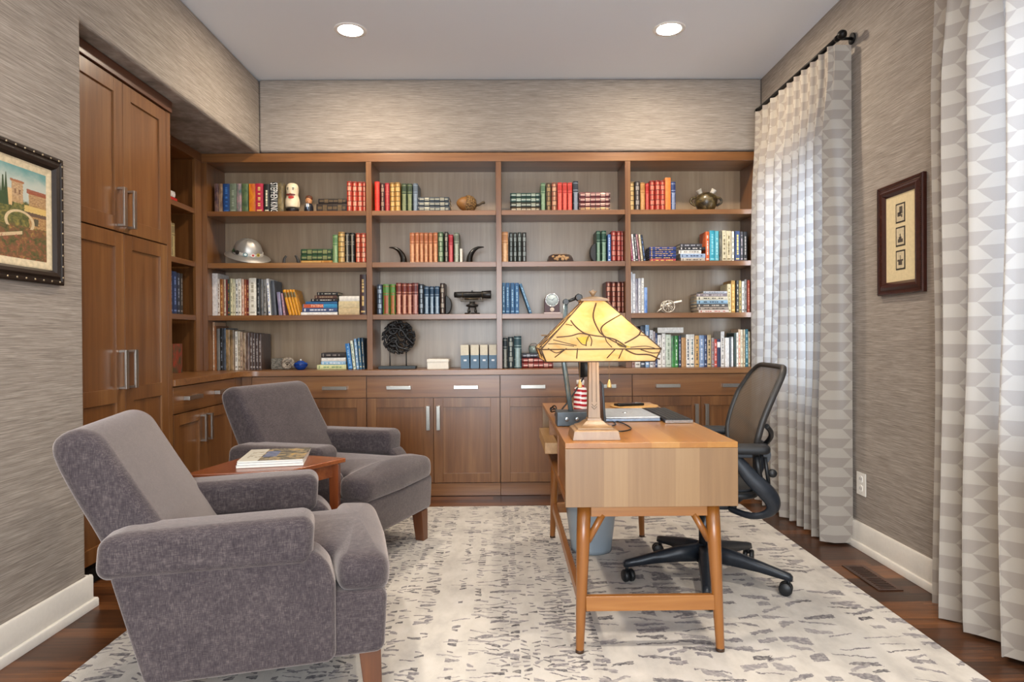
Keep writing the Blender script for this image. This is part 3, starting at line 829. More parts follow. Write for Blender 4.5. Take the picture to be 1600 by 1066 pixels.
# ---- bay 3
E_ = (770, 240, 5.923)
row(*E_, 2.0486, 'between the two flat piles', 'leather books between the two flat piles', [
 (452, 494, 272, 'l', '4c6b4e', 'b4c6a4', 'green leather'), (502, 547, 270, 'g', '4f3a22', 'cbab7a', 'brown gilt'), (552, 599, 270, 'g', '8a4a34', 'e6caa6', 'tan diamond-tooled'), (606, 649, 268, 'l', 'b52e26', 'ee8a78', 'red leather'), (654, 695, 268, 'l', 'b52e26', 'ee8a78', 'red leather'), (700, 743, 268, 'l', 'b52e26', 'ee8a78', 'red leather'), (750, 798, 256, 'l', '262b36', 'c6ccd6', 'tall dark navy leather'),
 ('S', 168, 446, 500, 514, 'g', '4a3a2a', CR, 'thin brown gilt', 'lowest of the pile left of green leather', 'flat'), ('S', 168, 446, 450, 497, 'g', '23261f', 'd6d6c0', 'black framed gilt', 'third down left of green leather', 'flat'), ('S', 168, 446, 405, 446, 'g', '2e4a44', 'd6d6c0', 'teal gilt', 'second down left of green leather', 'flat'), ('S', 168, 446, 366, 402, 'g', '2e4a44', 'd6d6c0', 'teal gilt', 'topmost left of green leather', 'flat'),
 ('S', 804, 1090, 493, 514, 'g', '5a2a20', GD, 'brown gilt', 'lowest of four right of tall navy leather', 'flat'), ('S', 804, 1090, 452, 490, 'g', '5c1f26', 'e0c8b0', 'maroon gilt', 'third of four right of tall navy leather', 'flat'), ('S', 804, 1090, 408, 449, 'g', '5c1f26', 'e0c8b0', 'maroon gilt', 'second of four right of tall navy leather', 'flat'), ('S', 804, 1092, 358, 405, 'g', '5c1f26', 'e0c8b0', 'maroon gilt', 'topmost of four right of tall navy leather', 'flat')])
row(*E_, 1.6766, 'beside the wooden desk box', 'dark leather books left of the wooden box', [
 (88, 146, 725, 'l', 'b67f50', 'ecc79c', 'wide tan leather'), (156, 191, 730, 'g', '2b3230', 'b8c2bf', 'charcoal gilt'), (194, 229, 730, 'g', '2b3230', 'b8c2bf', 'charcoal gilt'), (233, 271, 730, 'g', '2b3230', 'b8c2bf', 'charcoal gilt'), (275, 316, 730, 'g', '2b2a2a', 'b8c2bf', 'charcoal gilt')])
row(*E_, 1.6766, 'beside the round black bookend', 'leather books right of the round bookend', [
 (964, 1002, 715, 'l', '1e4335', 'b4c8ae', 'dark green leather'), (1011, 1056, 713, 'l', '1e4335', 'b4c8ae', 'dark green leather'), (1068, 1096, 748, 'p', '4a6aa0', 'c8d4e8', 'short blue'), (1102, 1146, 718, 'g', '8c2a26', 'e0b4a0', 'red gilt'), (1152, 1190, 718, 'g', '8c2a26', 'e0b4a0', 'red gilt'), (1193, 1217, 718, 'g', '8c2a26', 'e0b4a0', 'red gilt')])
F_ = (770, 410, 5.923)
row(*F_, 1.3001, 'beside the small clock', 'blue books left of the clock', [
 (88, 116, 190, 'p', '2f6288', '9cc0d4', 'slim blue'), (119, 159, 190, 'p', '255a88', '8cb4d0', 'blue'), (163, 204, 190, 'p', '255a88', '8cb4d0', 'blue'), (207, 244, 190, 'p', '2a5f90', '8cb4d0', 'blue'), (338, 366, 195, 'p', '3a6a90', '9cc0d4', 'leaning blue', -19)])
row(*F_, 1.3001, 'above the stained glass lamp', 'maroon books above the stained glass lamp', [
 (1050, 1096, 180, 'g', '5f2418', 'e2b49c', 'maroon gilt'), (1100, 1144, 180, 'g', '5f2418', 'e2b49c', 'maroon gilt'), (1148, 1191, 180, 'g', '5f2418', 'e2b49c', 'maroon gilt'), (1194, 1219, 180, 'g', '5f2418', 'e2b49c', 'maroon gilt')])
row(*F_, .9025, 'on the counter by the desk lamp arm', 'books on the counter behind the stained glass lamp', [
 (92, 134, 700, 'l', '1d2a2e', 'd4ccb8', 'dark teal gilt'), (139, 191, 690, 'g', '23343a', 'd4ccb8', 'dark teal gilt'), (195, 264, 683, 'l', '1f4148', 'c8d0c8', 'wide teal'),
 ('S', 268, 556, 932, 976, 'g', '7a211f', 'e8d2c0', 'red gilt', 'lowest of three behind the lamp shade', 'flat'), ('S', 268, 556, 886, 928, 'g', '7a211f', 'e8d2c0', 'red gilt', 'middle of three behind the lamp shade', 'flat'), ('S', 270, 470, 845, 882, 'g', '242a3a', 'cfd0d0', 'navy gilt', 'topmost of three behind the lamp shade', 'flat')])
# ---- bay 4
G_ = (970, 240, 5.923)
row(*G_, 2.0486, 'on the shelf with the pottery vase', 'books on the pottery vase shelf', [
 (90, 131, 262, 'g', 'a07f4c', 'e6cf9a', 'tan gilt'), (137, 182, 258, 'g', '3a3130', 'd8d0c4', 'dark silver-tooled'), (187, 230, 270, 'l', 'a9763f', 'dcae7c', 'tan leather'), (236, 269, 275, 'l', 'aa2a22', 'd88074', 'slim red leather'), (276, 323, 250, 'g', '9c2a1e', 'e8b498', 'red gilt'), (326, 370, 250, 'g', '9c2a1e', 'e8b498', 'red gilt'), (373, 415, 250, 'g', '9c2a1e', 'e8b498', 'red gilt'), (419, 470, 222, 'n', 'dd7a34', 'e8a060', 'tall orange'), (473, 516, 260, 'l', '2b3a68', 'c8cfe0', 'navy framed')])
row(*G_, 1.6766, 'in the leaning group below the orange one', 'slim books leaning below the orange book', [
 (104, 118, 750, 'p', 'a83a62', 'e8c8d0', 'leaning magenta', -5), (121, 142, 745, 'p', 'e2e2e0', '6a6a70', 'leaning white', -5), (145, 166, 742, 'p', '2a2a2e', 'e2e2e0', 'leaning black', -5), (169, 188, 745, 'p', 'b88a92', '5a3a44', 'leaning pink', -6), (191, 212, 748, 'p', 'd8ccae', '8a7448', 'leaning cream', -6), (215, 238, 752, 'p', '242b3a', '6a8ac0', 'leaning dark navy', -7)])
st = [('S', 272, 512, 975, 987, 'p', 'a83a44', 'e0b860', 'thin red', 'lowest of the striped blue pile', 'flat')]
for k, nth in enumerate(('sixth down', 'fifth down', 'fourth down', 'third down', 'second down', 'topmost')):
    st.append(('S', 270, 515, 955 - k * 18, 972 - k * 18, 'p', '2b3f86' if k % 2 else '22315e', 'd0a868', 'striped blue', f'{nth} in the blue pile below the red gilt row', 'flat'))
row(*G_, 1.6766, '', 'striped blue pile under the vase shelf', [s[:9] + (nth, 'flat') for s, nth in zip(st, ('lowest in the striped blue pile', 'sixth down in the striped blue pile', 'fifth down in the striped blue pile', 'fourth down in the striped blue pile', 'third down in the striped blue pile', 'second down in the striped blue pile', 'topmost in the striped blue pile'))], depth=.16)
row(*G_, 1.6766, 'in the row with the cyan pair', 'books in the row with the cyan pair', [
 (790, 824, 722, 'p', 'd8632a', 'f0e6da', 'orange and white'), (827, 876, 712, 'p', '35a3bc', '8fd4e0', 'bright cyan'), (879, 914, 715, 'p', '5fb4c4', 'b0e0e6', 'pale cyan'), (917, 940, 718, 'j', '2f2c28', '8a8674', 'dark mottled'), (943, 981, 712, 'p', 'd6c9a6', '7a6a44', 'cream'), (984, 1026, 715, 'p', 'cfc19c', '7a6a44', 'cream'), (1033, 1056, 718, 'p', 'e2d8c0', '2a2620', 'cream and black'), (1061, 1106, 718, 'p', '283a64', 'dcc060', 'navy and yellow'), (1110, 1137, 722, 'p', '35302f', 'b09a9a', 'charcoal'), (1141, 1176, 722, 'p', '1e1b1c', 'b0a8a0', 'black'),
 ('S', 560, 782, 966, 987, 'p', 'bdb6ac', '6a645c', 'grey', 'lowest of five left of the orange one', 'flat'), ('S', 555, 785, 928, 962, 'p', '9fb4d0', '4a5a78', 'pale blue', 'fourth of five left of the orange one', 'flat'), ('S', 542, 748, 893, 925, 'p', 'e6e4de', '8a8880', 'white', 'middle of five left of the orange one', 'flat'), ('S', 545, 784, 866, 890, 'p', '2b2a2e', 'e0dcd8', 'black', 'second of five left of the orange one', 'flat'), ('S', 552, 755, 835, 863, 'p', '3d3c42', 'b0b0b8', 'charcoal', 'topmost of five left of the orange one', 'flat')], depth=.17)
H_ = (970, 410, 5.923)
row(*H_, 1.3001, 'beside the model cannon', 'white books left of the model cannon', [
 (94, 109, 90, 'n', 'dfe4ea', 'ffffff', 'thin tall white'), (112, 137, 105, 'p', 'eceef2', 'b0b8c4', 'tall white'), (140, 161, 150, 'j', 'b9b4c0', '6c6a78', 'grey mottled'), (165, 189, 146, 'p', 'e6e6ea', 'a8b0bc', 'white'), (192, 216, 146, 'p', 'eeeeea', 'a8a8a4', 'white'), (219, 247, 232, 'j', '3f72c4', '8fb0e4', 'short bright blue')])
row(*H_, 1.3001, 'beside the pile right of the cannon', 'books right of the model cannon', [
 (990, 1023, 200, 'p', 'dccfa4', '8a7a4c', 'cream and olive'), (1026, 1063, 168, 'p', 'b98a3a', 'e0c070', 'gold'), (1070, 1093, 168, 'p', '221f1c', 'c0b8a0', 'black'), (1096, 1119, 168, 'p', '9c8440', '2a261c', 'olive and black'), (1124, 1146, 175, 'p', 'dcd8d0', '2a2826', 'white and black'), (1150, 1170, 158, 'p', '8f8882', '3a3632', 'grey'), (1173, 1196, 165, 'p', '9a3f28', 'd89a7c', 'rust red'),
 ('S', 722, 1000, 443, 460, 'p', 'e6d8d0', 'c06a5a', 'white', 'lowest of seven right of the cannon', 'flat'), ('S', 710, 1000, 415, 440, 'p', 'a89c90', '5a5048', 'taupe', 'sixth of seven right of the cannon', 'flat'), ('S', 705, 996, 385, 412, 'p', '5a5450', 'd8d0c4', 'dark grey', 'fifth of seven right of the cannon', 'flat'), ('S', 705, 990, 352, 382, 'p', '8fb0c8', '3a4a58', 'pale blue', 'fourth of seven right of the cannon', 'flat'), ('S', 705, 990, 318, 348, 'p', 'd8d0bc', '5a5648', 'cream', 'third of seven right of the cannon', 'flat'), ('S', 705, 985, 290, 315, 'p', '8a7f84', 'd0c8c8', 'mauve grey', 'second of seven right of the cannon', 'flat'), ('S', 765, 985, 268, 288, 'p', 'c0c4cc', '7a8090', 'pale grey', 'topmost of seven right of the cannon', 'flat')], depth=.17)
row(*H_, .9025, 'on the counter behind the office chair', 'books on the counter behind the office chair', [
 (100, 128, 590, 'p', 'b08a80', '6a4a44', 'pinkish brown'), (130, 180, 640, 'p', 'e6e2da', '8a867c', 'white'), (182, 224, 590, 'p', '3a4452', 'c8ccd4', 'dark slate'), (228, 264, 580, 'p', '86a8cc', 'dfe8f2', 'tall light blue'), (267, 298, 628, 'p', 'd8d8da', '7a8088', 'pale grey'), (300, 318, 640, 'p', 'b4a8aa', '5a5054', 'mauve'), (320, 338, 655, 'p', '2c3c66', 'b0bcd8', 'navy'),
 (341, 378, 672, 'p', 'e8e6e2', 'a0a09c', 'white'), (380, 412, 660, 'p', 'e2e2de', 'a0a09c', 'white'), (415, 466, 668, 'p', 'c4cfc0', '8a9a88', 'pale sage'), (470, 500, 680, 'j', '2d3c36', '4a9a4a', 'dark green'), (502, 532, 680, 'p', '3f8a45', 'd0e8d0', 'green'), (535, 557, 680, 'p', '2c3850', 'c8d0dc', 'navy and white'), (560, 603, 697, 'n', 'b58a5a', 'd8b080', 'tan'), (605, 641, 667, 'p', 'eeece6', '3a4a5a', 'white dark-lettered'), (643, 683, 667, 'p', 'e8e6de', '4a6a78', 'white'), (685, 723, 678, 'p', 'cba163', '5a4a3a', 'tan and white'), (725, 771, 675, 'p', '7f97bc', 'c8d4e6', 'slate blue'), (773, 799, 676, 'p', '25345a', 'b0b8cc', 'navy'),
 (802, 837, 672, 'p', 'c9b084', '3a2c20', 'cream and brown'), (839, 864, 700, 'p', '9a9494', '8a2a2a', 'grey and red'), (866, 890, 712, 'p', 'c04434', 'f0d0c8', 'red'), (893, 924, 712, 't', '2a3050', 'e8e4e0', 'navy and white'), (928, 962, 640, 'p', 'd8d4ce', '8a8680', 'white spiral-bound'), (964, 982, 698, 'n', 'e4e2de', '8a8680', 'white spiral-bound'), (984, 1002, 698, 'n', 'dedcd8', '8a8680', 'white spiral-bound'), (1004, 1024, 690, 'n', '55585a', '8a8680', 'grey spiral-bound'), (1026, 1044, 690, 'n', 'e0deda', '8a8680', 'white spiral-bound'),
 (1047, 1068, 655, 'n', '26352c', '4a5a50', 'dark green'), (1070, 1087, 650, 'p', 'dfd8ca', '8a8070', 'white'), (1089, 1110, 620, 'p', 'c6a584', 'b04a34', 'tan and red'), (1113, 1132, 622, 'p', 'd8ccb2', '8a7a58', 'cream'), (1134, 1150, 622, 'p', 'c0ae8c', '6a5a3c', 'beige'), (1153, 1179, 620, 'p', '2a6a78', 'a8d0d8', 'teal'), (1181, 1200, 640, 'p', 'd2c4a6', '7a6a48', 'cream')], depth=.18)
tag(make_book(.04, .19, .14, 'n', 'e8e6e0', 'ffffff', 77), 'white book lying across the tops of the white ones behind the lamp', 'book', 'books on the counter behind the office chair')
_o = [o for o in bpy.data.objects if o.name.startswith('book') and o.get('label', '').startswith('white book lying across')][0]
_p = atY(970 + 346 / 5.923, 500, YS); _zt = atY(1034, 410 + 658 / 5.923, YS).z
_o.location = (_p.x, YS + .02, _zt + .023); _o.rotation_euler = (0, R(90), 0)
# ---- return bookcase on the left: spines face +X, seen nearly edge on
def side_book(y0, y1, zb, zt, st, c1, c2, look, group, flat=False):
    _nb[0] += 1
    if flat:
        o = make_book(zt - zb - .0008, y1 - y0, .15, st, c1, c2, _nb[0]); o.rotation_euler = Euler((0, R(90), R(90)), 'XYZ')
        place(o, UX - .05, y0, (zb + zt) / 2, look, group); o.rotation_euler = Euler((0, R(90), R(90)), 'XYZ')
    else:
        o = make_book(y1 - y0 - .0012, zt - zb - .0006, .16, st, c1, c2, _nb[0])
        place(o, UX - .04, (y0 + y1) / 2, zb + .0006, look, group, 0, 90)
g = 'books on the narrow return bookcase'
side_book(4.22, 4.425, 2.0486, 2.085, 'n', 'c02a22', 'e0a0a0', 'red book lying flat on the top shelf of the return bookcase', g, True)
side_book(4.20, 4.40, 2.0862, 2.125, 'n', 'dcd8d6', 'ffffff', 'white book lying on the red one in the return bookcase', g, True)
for a, b, zt, st, c1, c2, lk in ((4.24, 4.285, 1.91, 'p', '5d4a34', 'b09a70', 'brown'), (4.287, 4.33, 1.915, 'p', 'b9a888', '5a4a34', 'beige'), (4.332, 4.375, 1.905, 'l', '8a7a58', 'd8c890', 'olive gilt')):
    side_book(a, b, 1.6766, zt, st, c1, c2, lk + ' book standing on the second shelf of the return bookcase', g)
for a, b, zt, st, c1, c2, lk in ((4.20, 4.245, 1.585, 'p', 'c8a890', '7a4a38', 'peach'), (4.247, 4.29, 1.58, 'n', 'e2ddd6', 'ffffff', 'ivory'), (4.292, 4.34, 1.585, 'p', '1e2c50', '6a82b8', 'dark navy'), (4.342, 4.392, 1.585, 'p', '24365e', '6a82b8', 'navy'), (4.394, 4.435, 1.58, 'p', '2b3346', '8a92a8', 'slate'), (4.437, 4.475, 1.58, 'p', '33302e', '8a8480', 'charcoal')):
    side_book(a, b, 1.3001, zt, st, c1, c2, lk + ' book standing on the third shelf of the return bookcase', g)
side_book(4.27, 4.33, .9026, 1.10, 'j', '2f4034', '8a7a48', 'dark green patterned book on the counter of the return bookcase', g)
side_book(4.332, 4.46, .9026, 1.10, 'j', 'a03a26', '3a4a34', 'red and green patterned book on the counter of the return bookcase', g)
def lettering(parent, s, size, loc, rot, mat, name='spine_lettering', ext=.0003):
    c = bpy.data.curves.new(name, 'FONT'); c.body = s; c.size = size; c.extrude = ext; c.align_x = 'CENTER'; c.align_y = 'CENTER'; c.resolution_u = 2
    tmp = bpy.data.objects.new(name, c); COL.objects.link(tmp); c.materials.append(mat); bpy.context.view_layer.update()
    me = bpy.data.meshes.new_from_object(tmp); bpy.data.objects.remove(tmp)
    o = bpy.data.objects.new(name, me); COL.objects.link(o); o.parent = parent; o.location = loc; o.rotation_euler = rot
    return o
def find(start):
    return [o for o in bpy.data.objects if str(o.get('label', '')).startswith(start)][0]
b = find('black white-lettered book')
hh = max(v.co.z for v in b.data.vertices)
t_ = lettering(b, 'STEPHEN KING', .030, (0, -.0042, hh * .5), Matrix(((0, 1, 0), (0, 0, -1), (-1, 0, 0))).to_euler(), plain('f2eee6', .5, var=.01))
bpy.context.view_layer.update()
t_.scale = (hh * .96 / max(t_.dimensions.x, .01), .052 / max(t_.dimensions.y, .01), 1)
b = find('turquoise orange-lettered book')
xs_ = [v.co.x for v in b.data.vertices]; zz = [v.co.z for v in b.data.vertices]
t_ = lettering(b, 'PATINA', .026, (0, -.0036, max(zz) * .42), Matrix(((0, -1, 0), (0, 0, -1), (1, 0, 0))).to_euler(), plain('f0c8a8', .5, var=.01))
b2 = MB().box(min(xs_) + .001, max(xs_) - .001, -.0032, -.0022, max(zz) * .02, max(zz) * .60).build('title_band', plain('c2552c', .5), b)
# ================================================================== objects on the shelves
def sx(px, Y=4.76): return atY(px, 500, Y).x
def sz(px, py, Y=4.76): return atY(px, py, Y).z
S3, S2, S1, SC0 = 2.0482, 1.6762, 1.2997, .9022
M_BLACK = plain('191715', .4)

# nesting dolls
def doll(name, label, x, zb, H, rmax, face, body, hair, y=4.79):
    t = thing(name, label, 'doll', (x, y, zb), 0, 'nesting dolls')
    pr = [(.62, 0), (.72, .02), (.86, .12), (.97, .26), (1, .36), (.93, .48), (.80, .58), (.80, .66), (.86, .76), (.84, .86), (.66, .95), (.36, .992), (.02, 1)]
    pr = [(r * rmax, h * H) for r, h in pr]
    k = 3
    s = spline([(r, h, 0) for r, h in pr], 4)
    low = [p for p in s if p.y <= H * .16]; up = [p for p in s if p.y >= H * .155]
    MB().lathe([(max(p.x, .0003), p.y) for p in low], 28).build('doll_base', body, t)
    MB().lathe([(max(p.x, .0003), p.y) for p in up], 28).build('doll_body', face, t)
    return t, rmax
skin = plain('e8d6b4', .3, var=.04)
px0, px1 = 320 + 716 / 5.714, 320 + 845 / 5.714
xc = (sx(px0) + sx(px1)) / 2; rm = (sx(px1) - sx(px0)) / 2
H = sz(457, 285) - S3
t, rm = doll('nesting_doll', 'large cream nesting doll with a painted red moustache beside the lettered black book', xc, S3, H, rm, skin, plain('1d1a1c', .35), None)
def on_doll(mb_pts, name, m, H=H, rm=rm, par=t, n=6):
    """a little painted patch: ellipses (u across, v height fraction, ru, rv) laid on the front"""
    mb = MB()
    for u, v, ru, rv in mb_pts:
        vs = []; 
        for k in range(14):
            a = 2 * PI * k / 14; uu = u + ru * math.cos(a); vv = v + rv * math.sin(a)
            rad = rm * (.90 if vv > .6 else 1.0 - .9 * abs(vv - .36) ** 1.6)
            vs.append((uu * rm, -math.sqrt(max(.02, 1 - uu * uu)) * rad * 1.0 - .0022, vv * H))
        c = Vector((sum(p[0] for p in vs) / 14, min(p[1] for p in vs) - .0005, sum(p[2] for p in vs) / 14))
        mb.add(vs + [c], [(k, (k + 1) % 14, 14) for k in range(14)], 0, True)
    return mb.build(name, m, par)
on_doll([(-.38, .80, .13, .016), (.38, .80, .13, .016), (-.36, .755, .07, .018), (.36, .755, .07, .018)], 'eyes', plain('3a3430', .4))
on_doll([(-.30, .585, .34, .035), (.30, .585, .34, .035), (0, .60, .2, .03)], 'moustache', plain('6b2a22', .4))
on_doll([(.10, .50, .40, .05)], 'painted_mouth', plain('b03028', .4))
on_doll([(0, .66, .10, .05)], 'nose', plain('dcc09a', .4))
px0, px1 = 320 + 885 / 5.714, 320 + 968 / 5.714
xc = (sx(px0) + sx(px1)) / 2; rm2 = (sx(px1) - sx(px0)) / 2; H2 = sz(482, 304) - S3
t2 = thing('nesting_doll', 'small nesting doll painted with brown hair, dark suit and blue tie', 'doll', (xc, 4.79, S3), 0, 'nesting dolls')
MB().lathe([(.8 * rm2, 0), (.95 * rm2, .06 * H2), (rm2, .25 * H2), (.92 * rm2, .42 * H2), (.62 * rm2, .54 * H2)], 24).build('suit', plain('20222c', .35), t2)
MB().lathe([(.62 * rm2, .54 * H2), (.66 * rm2, .62 * H2), (.70 * rm2, .74 * H2), (.64 * rm2, .84 * H2)], 24).build('face', plain('c48a5c', .35), t2)
MB().lathe([(.72 * rm2, .74 * H2), (.78 * rm2, .84 * H2), (.66 * rm2, .94 * H2), (.3 * rm2, .995 * H2), (.002, H2)], 24, (0, .004, 0)).build('hair', plain('5a2f1a', .4), t2)
on_doll([(0, .36, .12, .17)], 'tie', plain('8fa9c8', .4), H2, rm2, t2)
on_doll([(-.2, .42, .12, .10), (.2, .42, .12, .10)], 'shirt', plain('e8e4e0', .4), H2, rm2, t2)
on_doll([(-.24, .72, .08, .02), (.24, .72, .08, .02), (0, .62, .16, .015)], 'features', plain('3a221a', .4), H2, rm2 * .78, t2)

# hard hat with a full brim, resting tilted
xh = sx(387); zh = S2
t = thing('hard_hat', 'scuffed silver full-brim hard hat with stickers tilted on the shelf', 'hard hat', (xh - .01, 4.80, zh + .052), rot=(R(20), R(13), 0))
M_HAT = Mat('brushed_aluminium', hx('#b9b4ac'), .42, .7); M_HAT.bump(M_HAT.noise(M_HAT.co(), 120, 3), .1, .002); M_HAT = M_HAT.m
rb = .098; n = 48; rings = []
for i in range(13):
    a = PI / 2 * i / 12; rr = rb * math.cos(a) ** .8 if i < 12 else .0005; hh_ = .112 * math.sin(a)
    ring = []
    for j in range(n):
        th = 2 * PI * j / n; rid = 1 + .055 * max(0, math.cos(th * 9)) ** 4 * math.sin(a) * (1 if i < 12 else 0)
        ring.append((rr * rid * math.cos(th) * 1.08, rr * rid * math.sin(th) * .92, hh_ * (1 + .02 * max(0, math.cos(th * 9)) ** 6)))
    rings.append(ring)
MB().loft(rings, cap=False).build('shell', M_HAT, t)
MB().lathe([(.098, .004), (.125, -.008), (.150, -.020), (.153, -.024), (.150, -.025), (.124, -.014), (.096, -.001)], 48).xf(Matrix.Diagonal((1.08, .9, 1, 1))).build('brim', M_HAT, t)
MB().lathe([(.1005, .002), (.1015, .004), (.099, .026), (.098, .026)], 48, cap=False).xf(Matrix.Diagonal((1.08, .92, 1, 1))).build('band', plain('b8b2a8', .4), t)
def sticker(ang, h, r, cs):
    for k, c in enumerate(cs):
        rr = r * (1 - .38 * k); ctr = Vector((.107 * math.cos(R(ang)), .0925 * math.sin(R(ang)), h)); nrm = Vector((math.cos(R(ang)), math.sin(R(ang)), .35)).normalized()
        a = nrm.cross(Vector((0, 0, 1))).normalized(); b = a.cross(nrm)
        vs = [ctr + nrm * (.0016 + .0008 * k) + a * rr * math.cos(2 * PI * q / 16) * 1.2 + b * rr * math.sin(2 * PI * q / 16) for q in range(16)]
        MB().add(vs, [tuple(range(16))]).build('sticker', plain(c, .4, var=.01), t)
sticker(-78, .018, .014, ('2f6a72', 'dfe6e0')); sticker(-50, .018, .013, ('e4e0da', 'b8403a')); sticker(-28, .02, .012, ('c8b040', '5a5430')); sticker(-112, .02, .016, ('2a2622',)); sticker(-138, .022, .014, ('3a5a3a',)); sticker(-128, .02, .010, ('1f1d1b',))

rest(t, S2)

# a pair of short dark curved horns (between hat and green books)
for px, s, lab in ((443, 1, 'small dark curved bookend half next to the hard hat'), (463, -1, 'small dark curved bookend half next to the flat green books')):
    x = sx(px); pts = spline([(0, 0, 0), (-.006 * s * 0, 0, .012), (.004 * s, 0, .04), (.018 * s, 0, .062)] if s > 0 else [(0.012, 0, 0), (.012, 0, .014), (.004, 0, .042), (-.010, 0, .064)], 6)
    o = MB().tube(pts, [.010 - .0055 * i / (len(pts) - 1) for i in range(len(pts))], 12, flat=1.6).build('horseshoe_bookend', plain('37332f', .5), loc=(x, 4.78, S2 + .0015))
    tag(o, lab, 'bookend', 'dark curved bookends'); rest(o, S2)

# acorn lying on its side
xa = sx(738)
t = thing('wooden_acorn', 'carved wooden acorn lying on the top shelf', 'ornament', (xa - .03, 4.80, S3 + .058), rot=(0, R(8), R(12)))
M_ACORN = plain('8a5f30', .5); m = Mat('acorn_cap', rough=.7); v_ = m.n.new('ShaderNodeTexVoronoi'); m.link(m.co(), v_.inputs['Vector']); v_.inputs['Scale'].default_value = 95
m.set('Base Color', m.ramp(X(m.t, v_.outputs[0]), (.1, '#a8834c'), (.7, '#5a3f20'))); m.bump(X(m.t, v_.outputs[0]), .9, .006)
MB().lathe([(.0005, -.085), (.02, -.078), (.042, -.055), (.054, -.025), (.056, .0), (.05, .01)], 28, axis='X').build('nut', M_ACORN, t)
MB().lathe([(.048, -.018), (.062, -.020), (.0675, .0), (.063, .028), (.045, .052), (.018, .064), (.001, .066)], 32, axis='X').build('cap', m.m, t)
MB().tube(spline([(.06, 0, 0), (.085, 0, .012), (.105, 0, .03), (.125, .0, .036)], 5), [.008] * 10 + [.009, .010, .011, .011, .010, .007], 12).build('stem', plain('5a4a34', .6), t)

rest(t, S3)
# pair of black horns on the shelf
def horn(x, s, lab):
    pts = spline([(0, 0, 0), (-.004 * s, 0, .045), (-.028 * s, 0, .088), (-.065 * s, 0, .113), (-.108 * s, 0, .118)], 8)
    n = len(pts); o = MB().tube(pts, [.029 * (1 - (i / (n - 1)) ** 1.25) + .003 for i in range(n)], 18, flat=.8).build('curved_horn', plain('141210', .25), loc=(x, 4.78, S2 + .001))
    tag(o, lab, 'horn', 'polished black horns'); rest(o, S2)
horn(sx(570 + 360 / 5.923), 1, 'polished black curved horn at the divider end of the tan leather row')
horn(sx(570 + 970 / 5.923), -1, 'polished black curved horn beside the short white book')

# round bookends
def round_bookend(x, zb, r, lab, sgn):
    poly = [(sgn * r * .85 * math.cos(R(a)), r * 1.27 * (1 + math.sin(R(a)))) for a in range(-90, 91, 10)]
    t = thing('bookend', lab, 'bookend', (x, 4.80, zb), 0, 'round black bookends')
    MB().prism(poly, -.03, .03, 'Y').build('disc', plain('22211f', .45), t, bevel=.008, seg=3)
    MB().box(min(0, sgn * .06), max(0, sgn * .06), -.04, .04, .0003, .004).build('base_plate', plain('22211f', .45), t)
round_bookend(sx(570 + 744 / 5.923), S1, .058 / 1.05, 'dark round bookend holding the leather row beside the surveying level', 1)
round_bookend(sx(770 + 960 / 5.923, 4.80), S2, .058, 'dark round bookend holding the green leather pair', -1)

# surveying level on a small tripod plate
xl = sx(738)
t = thing('surveying_level', 'antique dark metal surveying level on the shelf', 'instrument', (xl - .002, 4.80, S1))
MB().lathe([(.006, -.135), (.020, -.132), (.022, -.10), (.022, .07), (.026, .075), (.031, .135), (.029, .14), (.024, .138)], 20, (0, 0, .147), axis='X').build('telescope', plain('2b2a29', .35, .3), t)
M_BRASS = plain('4f4636', .35, .6)
MB().lathe([(.0235, -.004), (.0235, .004)], 20, (-.07, 0, .147), axis='X').lathe([(.0275, .07), (.0275, .078)], 20, (0, 0, .147), axis='X').build('brass_ring', M_BRASS, t)
MB().box(-.085, .085, -.012, .012, .095, .106).box(-.085, -.070, -.01, .01, .106, .128).box(.060, .075, -.01, .01, .106, .128).build('cradle', plain('4a4238', .4, .5), t, bevel=.002)
MB().tube([(-.055, -.02, .115), (.045, -.02, .115)], .007, 10).build('bubble_vial', M_BRASS, t)
MB().lathe([(.02, .052), (.045, .06), (.045, .072), (.02, .08), (.02, .095)], 24).build('compass_head', plain('33312f', .35, .4), t)
for a in (45, 135, 225, 315):
    MB().lathe([(.007, .012), (.010, .02), (.010, .034), (.006, .036), (.006, .052)], 12, (.034 * math.cos(R(a)), .034 * math.sin(R(a)), 0)).build('levelling_screw', plain('37342f', .35, .5), t)
MB().lathe([(.054, .0005), (.056, .004), (.056, .012), (.03, .014), (.002, .014)], 24).build('base_plate', plain('2b2a29', .35, .4), t)
MB().tube([(-.006, 0, .168), (.006, 0, .178)], .0025, 6).tube([(.006, 0, .168), (-.006, 0, .178)], .0025, 6).build('sight', plain('2b2a29', .4), t)

